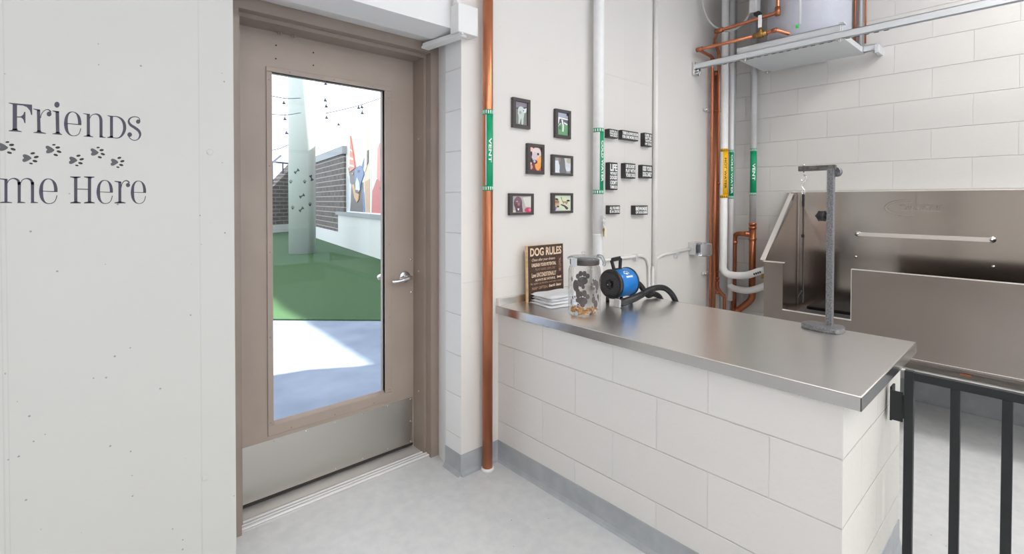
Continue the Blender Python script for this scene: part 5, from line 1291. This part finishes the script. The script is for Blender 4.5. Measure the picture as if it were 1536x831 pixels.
lay2 = [((236, 230, 228), 'all'), ((222, 218, 224), [(.25, .3), (.5, .2), (1, .18), (1, .75), (.45, .75)]), ((150, 146, 156), [(.42, .45), (.5, .3), (.7, .24), (1, .24), (1, .85), (.6, .86), (.45, .66)]), ((96, 92, 102), [(.5, .5), (.62, .42), (.68, .6), (.9, .5), (1, .6), (1, .85), (.56, .84)]), ((196, 198, 208), [(.6, .34), (.74, .3), (.78, .55), (.66, .56)]),
        ((196, 100, 100), [(0, 1), (.03, .8), (.2, .7), (.32, .68), (.46, .8), (.7, .82), (1, .8), (1, 1)]), ((222, 150, 146), [(.22, .68), (.26, .42), (.34, .38), (.38, .6), (.36, .72)]), ((120, 66, 74), ('e', .5, .78, .16, .03)), ((168, 80, 84), [(.4, 1), (.45, .87), (.5, .88), (.5, 1)]), ((176, 84, 88), [(.7, 1), (.74, .86), (.8, .86), (.8, 1)])]
banner(514.5, 549, 165, 3.75, lay1, 'large banner of a black and tan dog with a striped horn, beyond the glass door')
banner(551, 590, 165, 3.75, lay2, 'large banner with dark and red shapes at the right edge of the door glass')
# string lights
def span_pt(px, py, y): return on(1, y, px, py)
wires = [((489, 170), (580, 144), 9.0), ((404, 143), (452, 147), 9.0), ((404, 171), (452, 169), 10.0), ((404, 226), (433, 217), 16.0)]
wl = ['string light cable rising to the right above the banners', 'upper string light cable crossing left of the column', 'lower string light cable crossing left of the column', 'cable low at the left edge of the door glass']
for (w0, w1, y_), lb_ in zip(wires, wl):
    a_ = span_pt(w0[0], w0[1], y_); b_ = span_pt(w1[0], w1[1], y_); mid = (a_ + b_) / 2 - Vector((0, 0, .03))
    tag(obj('light_cable', MB().tube([a_, mid, b_], .008 * y_ / 10, 6, smooth=5), 'wire_dark'), lb_, 'cable', 'string light cables over the yard')
bulbs = [(426, 156, 9), (427.5, 180, 9), (430, 201, 9), (488.5, 127, 9), (488, 152, 9), (489.5, 161, 9), (490, 178, 9), (508, 188, 10), (538, 163, 9), (543, 162, 9), (543.5, 171, 9)]
for i, (px, py, y_) in enumerate(bulbs):
    c = span_pt(px, py, y_)
    t_ = thing('string_light', 'small dark hanging string light bulb seen against the white sky', 'string light', (c.x, c.y, c.z - .04), 'string lights over the yard')
    obj('socket', MB().lathe([(0, .05), (.012, .05), (.018, .03), (.03, .0), (0, .0)], c, n=10), 'wire_dark', t_)
    obj('drop_wire', MB().cyl(c + Vector((0, 0, .05)), c + Vector((0, 0, .16)), .004, n=6), 'wire_dark', t_)

# unseen slabs added to block the sun: shade all but one patch of ground
SH = Vector((5.0, -1.0)); ZS = 4.5
g = lambda px, py: (on(2, 0, px, py).x + SH.x, on(2, 0, px, py).y + SH.y)
P0 = lambda px, py: on(2, 0, px, py)
K2 = 2.0
hi_edge = [(P0(*q).x + SH.x * K2, P0(*q).y + SH.y * K2) for q in ((408, 447), (425, 463), (455, 479), (488, 500), (562, 548))]
hp_ = [(26, 23), (hi_edge[0][0] + 1.2, 23), (hi_edge[0][0] + .15, 7.4)] + hi_edge + [(hi_edge[-1][0] - .05, hi_edge[-1][1] - .8), (hi_edge[-1][0] - .05, -3.8), (26, -3.8)]
cn_ = MB(); cn_.prism(hp_, (0, 0, 0), (1, 0, 0), (0, 1, 0), (0, 0, 1), ZS * K2 - .25, ZS * K2)
struct('sun_blocker_upper', cn_, 'far_white')
e0 = g(562, 548); e1 = g(408, 559)
pl = [(22, e0[1]), e0, e1, (e1[0] - 1.5, e1[1] + .1), (-14, e1[1] + .1), (-14, 0.5), (22, 0.5)]
cn_ = MB(); cn_.prism(pl, (0, 0, 0), (1, 0, 0), (0, 1, 0), (0, 0, 1), ZS - .25, ZS)
struct('sun_blocker_near', cn_, 'far_white')
struct('wall_exterior', MB().box((-3.4, 2.30, 2.55), (4.6, 2.42, ZS - .26)), 'far_white')
m = MB(); m.box((-3.4, 2.30, 0), (.45, 2.42, 2.55)); m.box((1.434, 2.30, 0), (4.6, 2.42, 2.55)); m.box((.45, 2.301, 2.18), (1.434, 2.42, 2.55))
struct('wall_exterior_lower', m, 'far_white')

for o_ in list(bpy.data.objects):
    if o_.type == 'MESH' and o_.name.split('.')[0] in ('frame_screw', 'bead_screw', 'kick_plate_screw', 'closer_hole', 'head_screw', 'latch_screw', 'bar_bolt', 'bolt', 'foot', 'pipe_fitting', 'elbow', 'coupling'):
        split_islands(o_)
# ------------------------------------------------------------------ daylight
w = bpy.data.worlds.new('world'); SC.world = w; w.use_nodes = True
w.node_tree.nodes['Background'].inputs[0].default_value = (0.91, 0.955, 1.0, 1); w.node_tree.nodes['Background'].inputs[1].default_value = 2.2
sun = bpy.data.lights.new('sun', 'SUN'); sun.energy = 24; sun.angle = radians(.5); sun.color = (1, .97, .92)
so = bpy.data.objects.new('sun', sun); COL.objects.link(so)
sd_ = Vector((SH.x, SH.y, ZS)); so.rotation_euler = sd_.to_track_quat('Z', 'Y').to_euler(); so.location = (6, 5, 9)
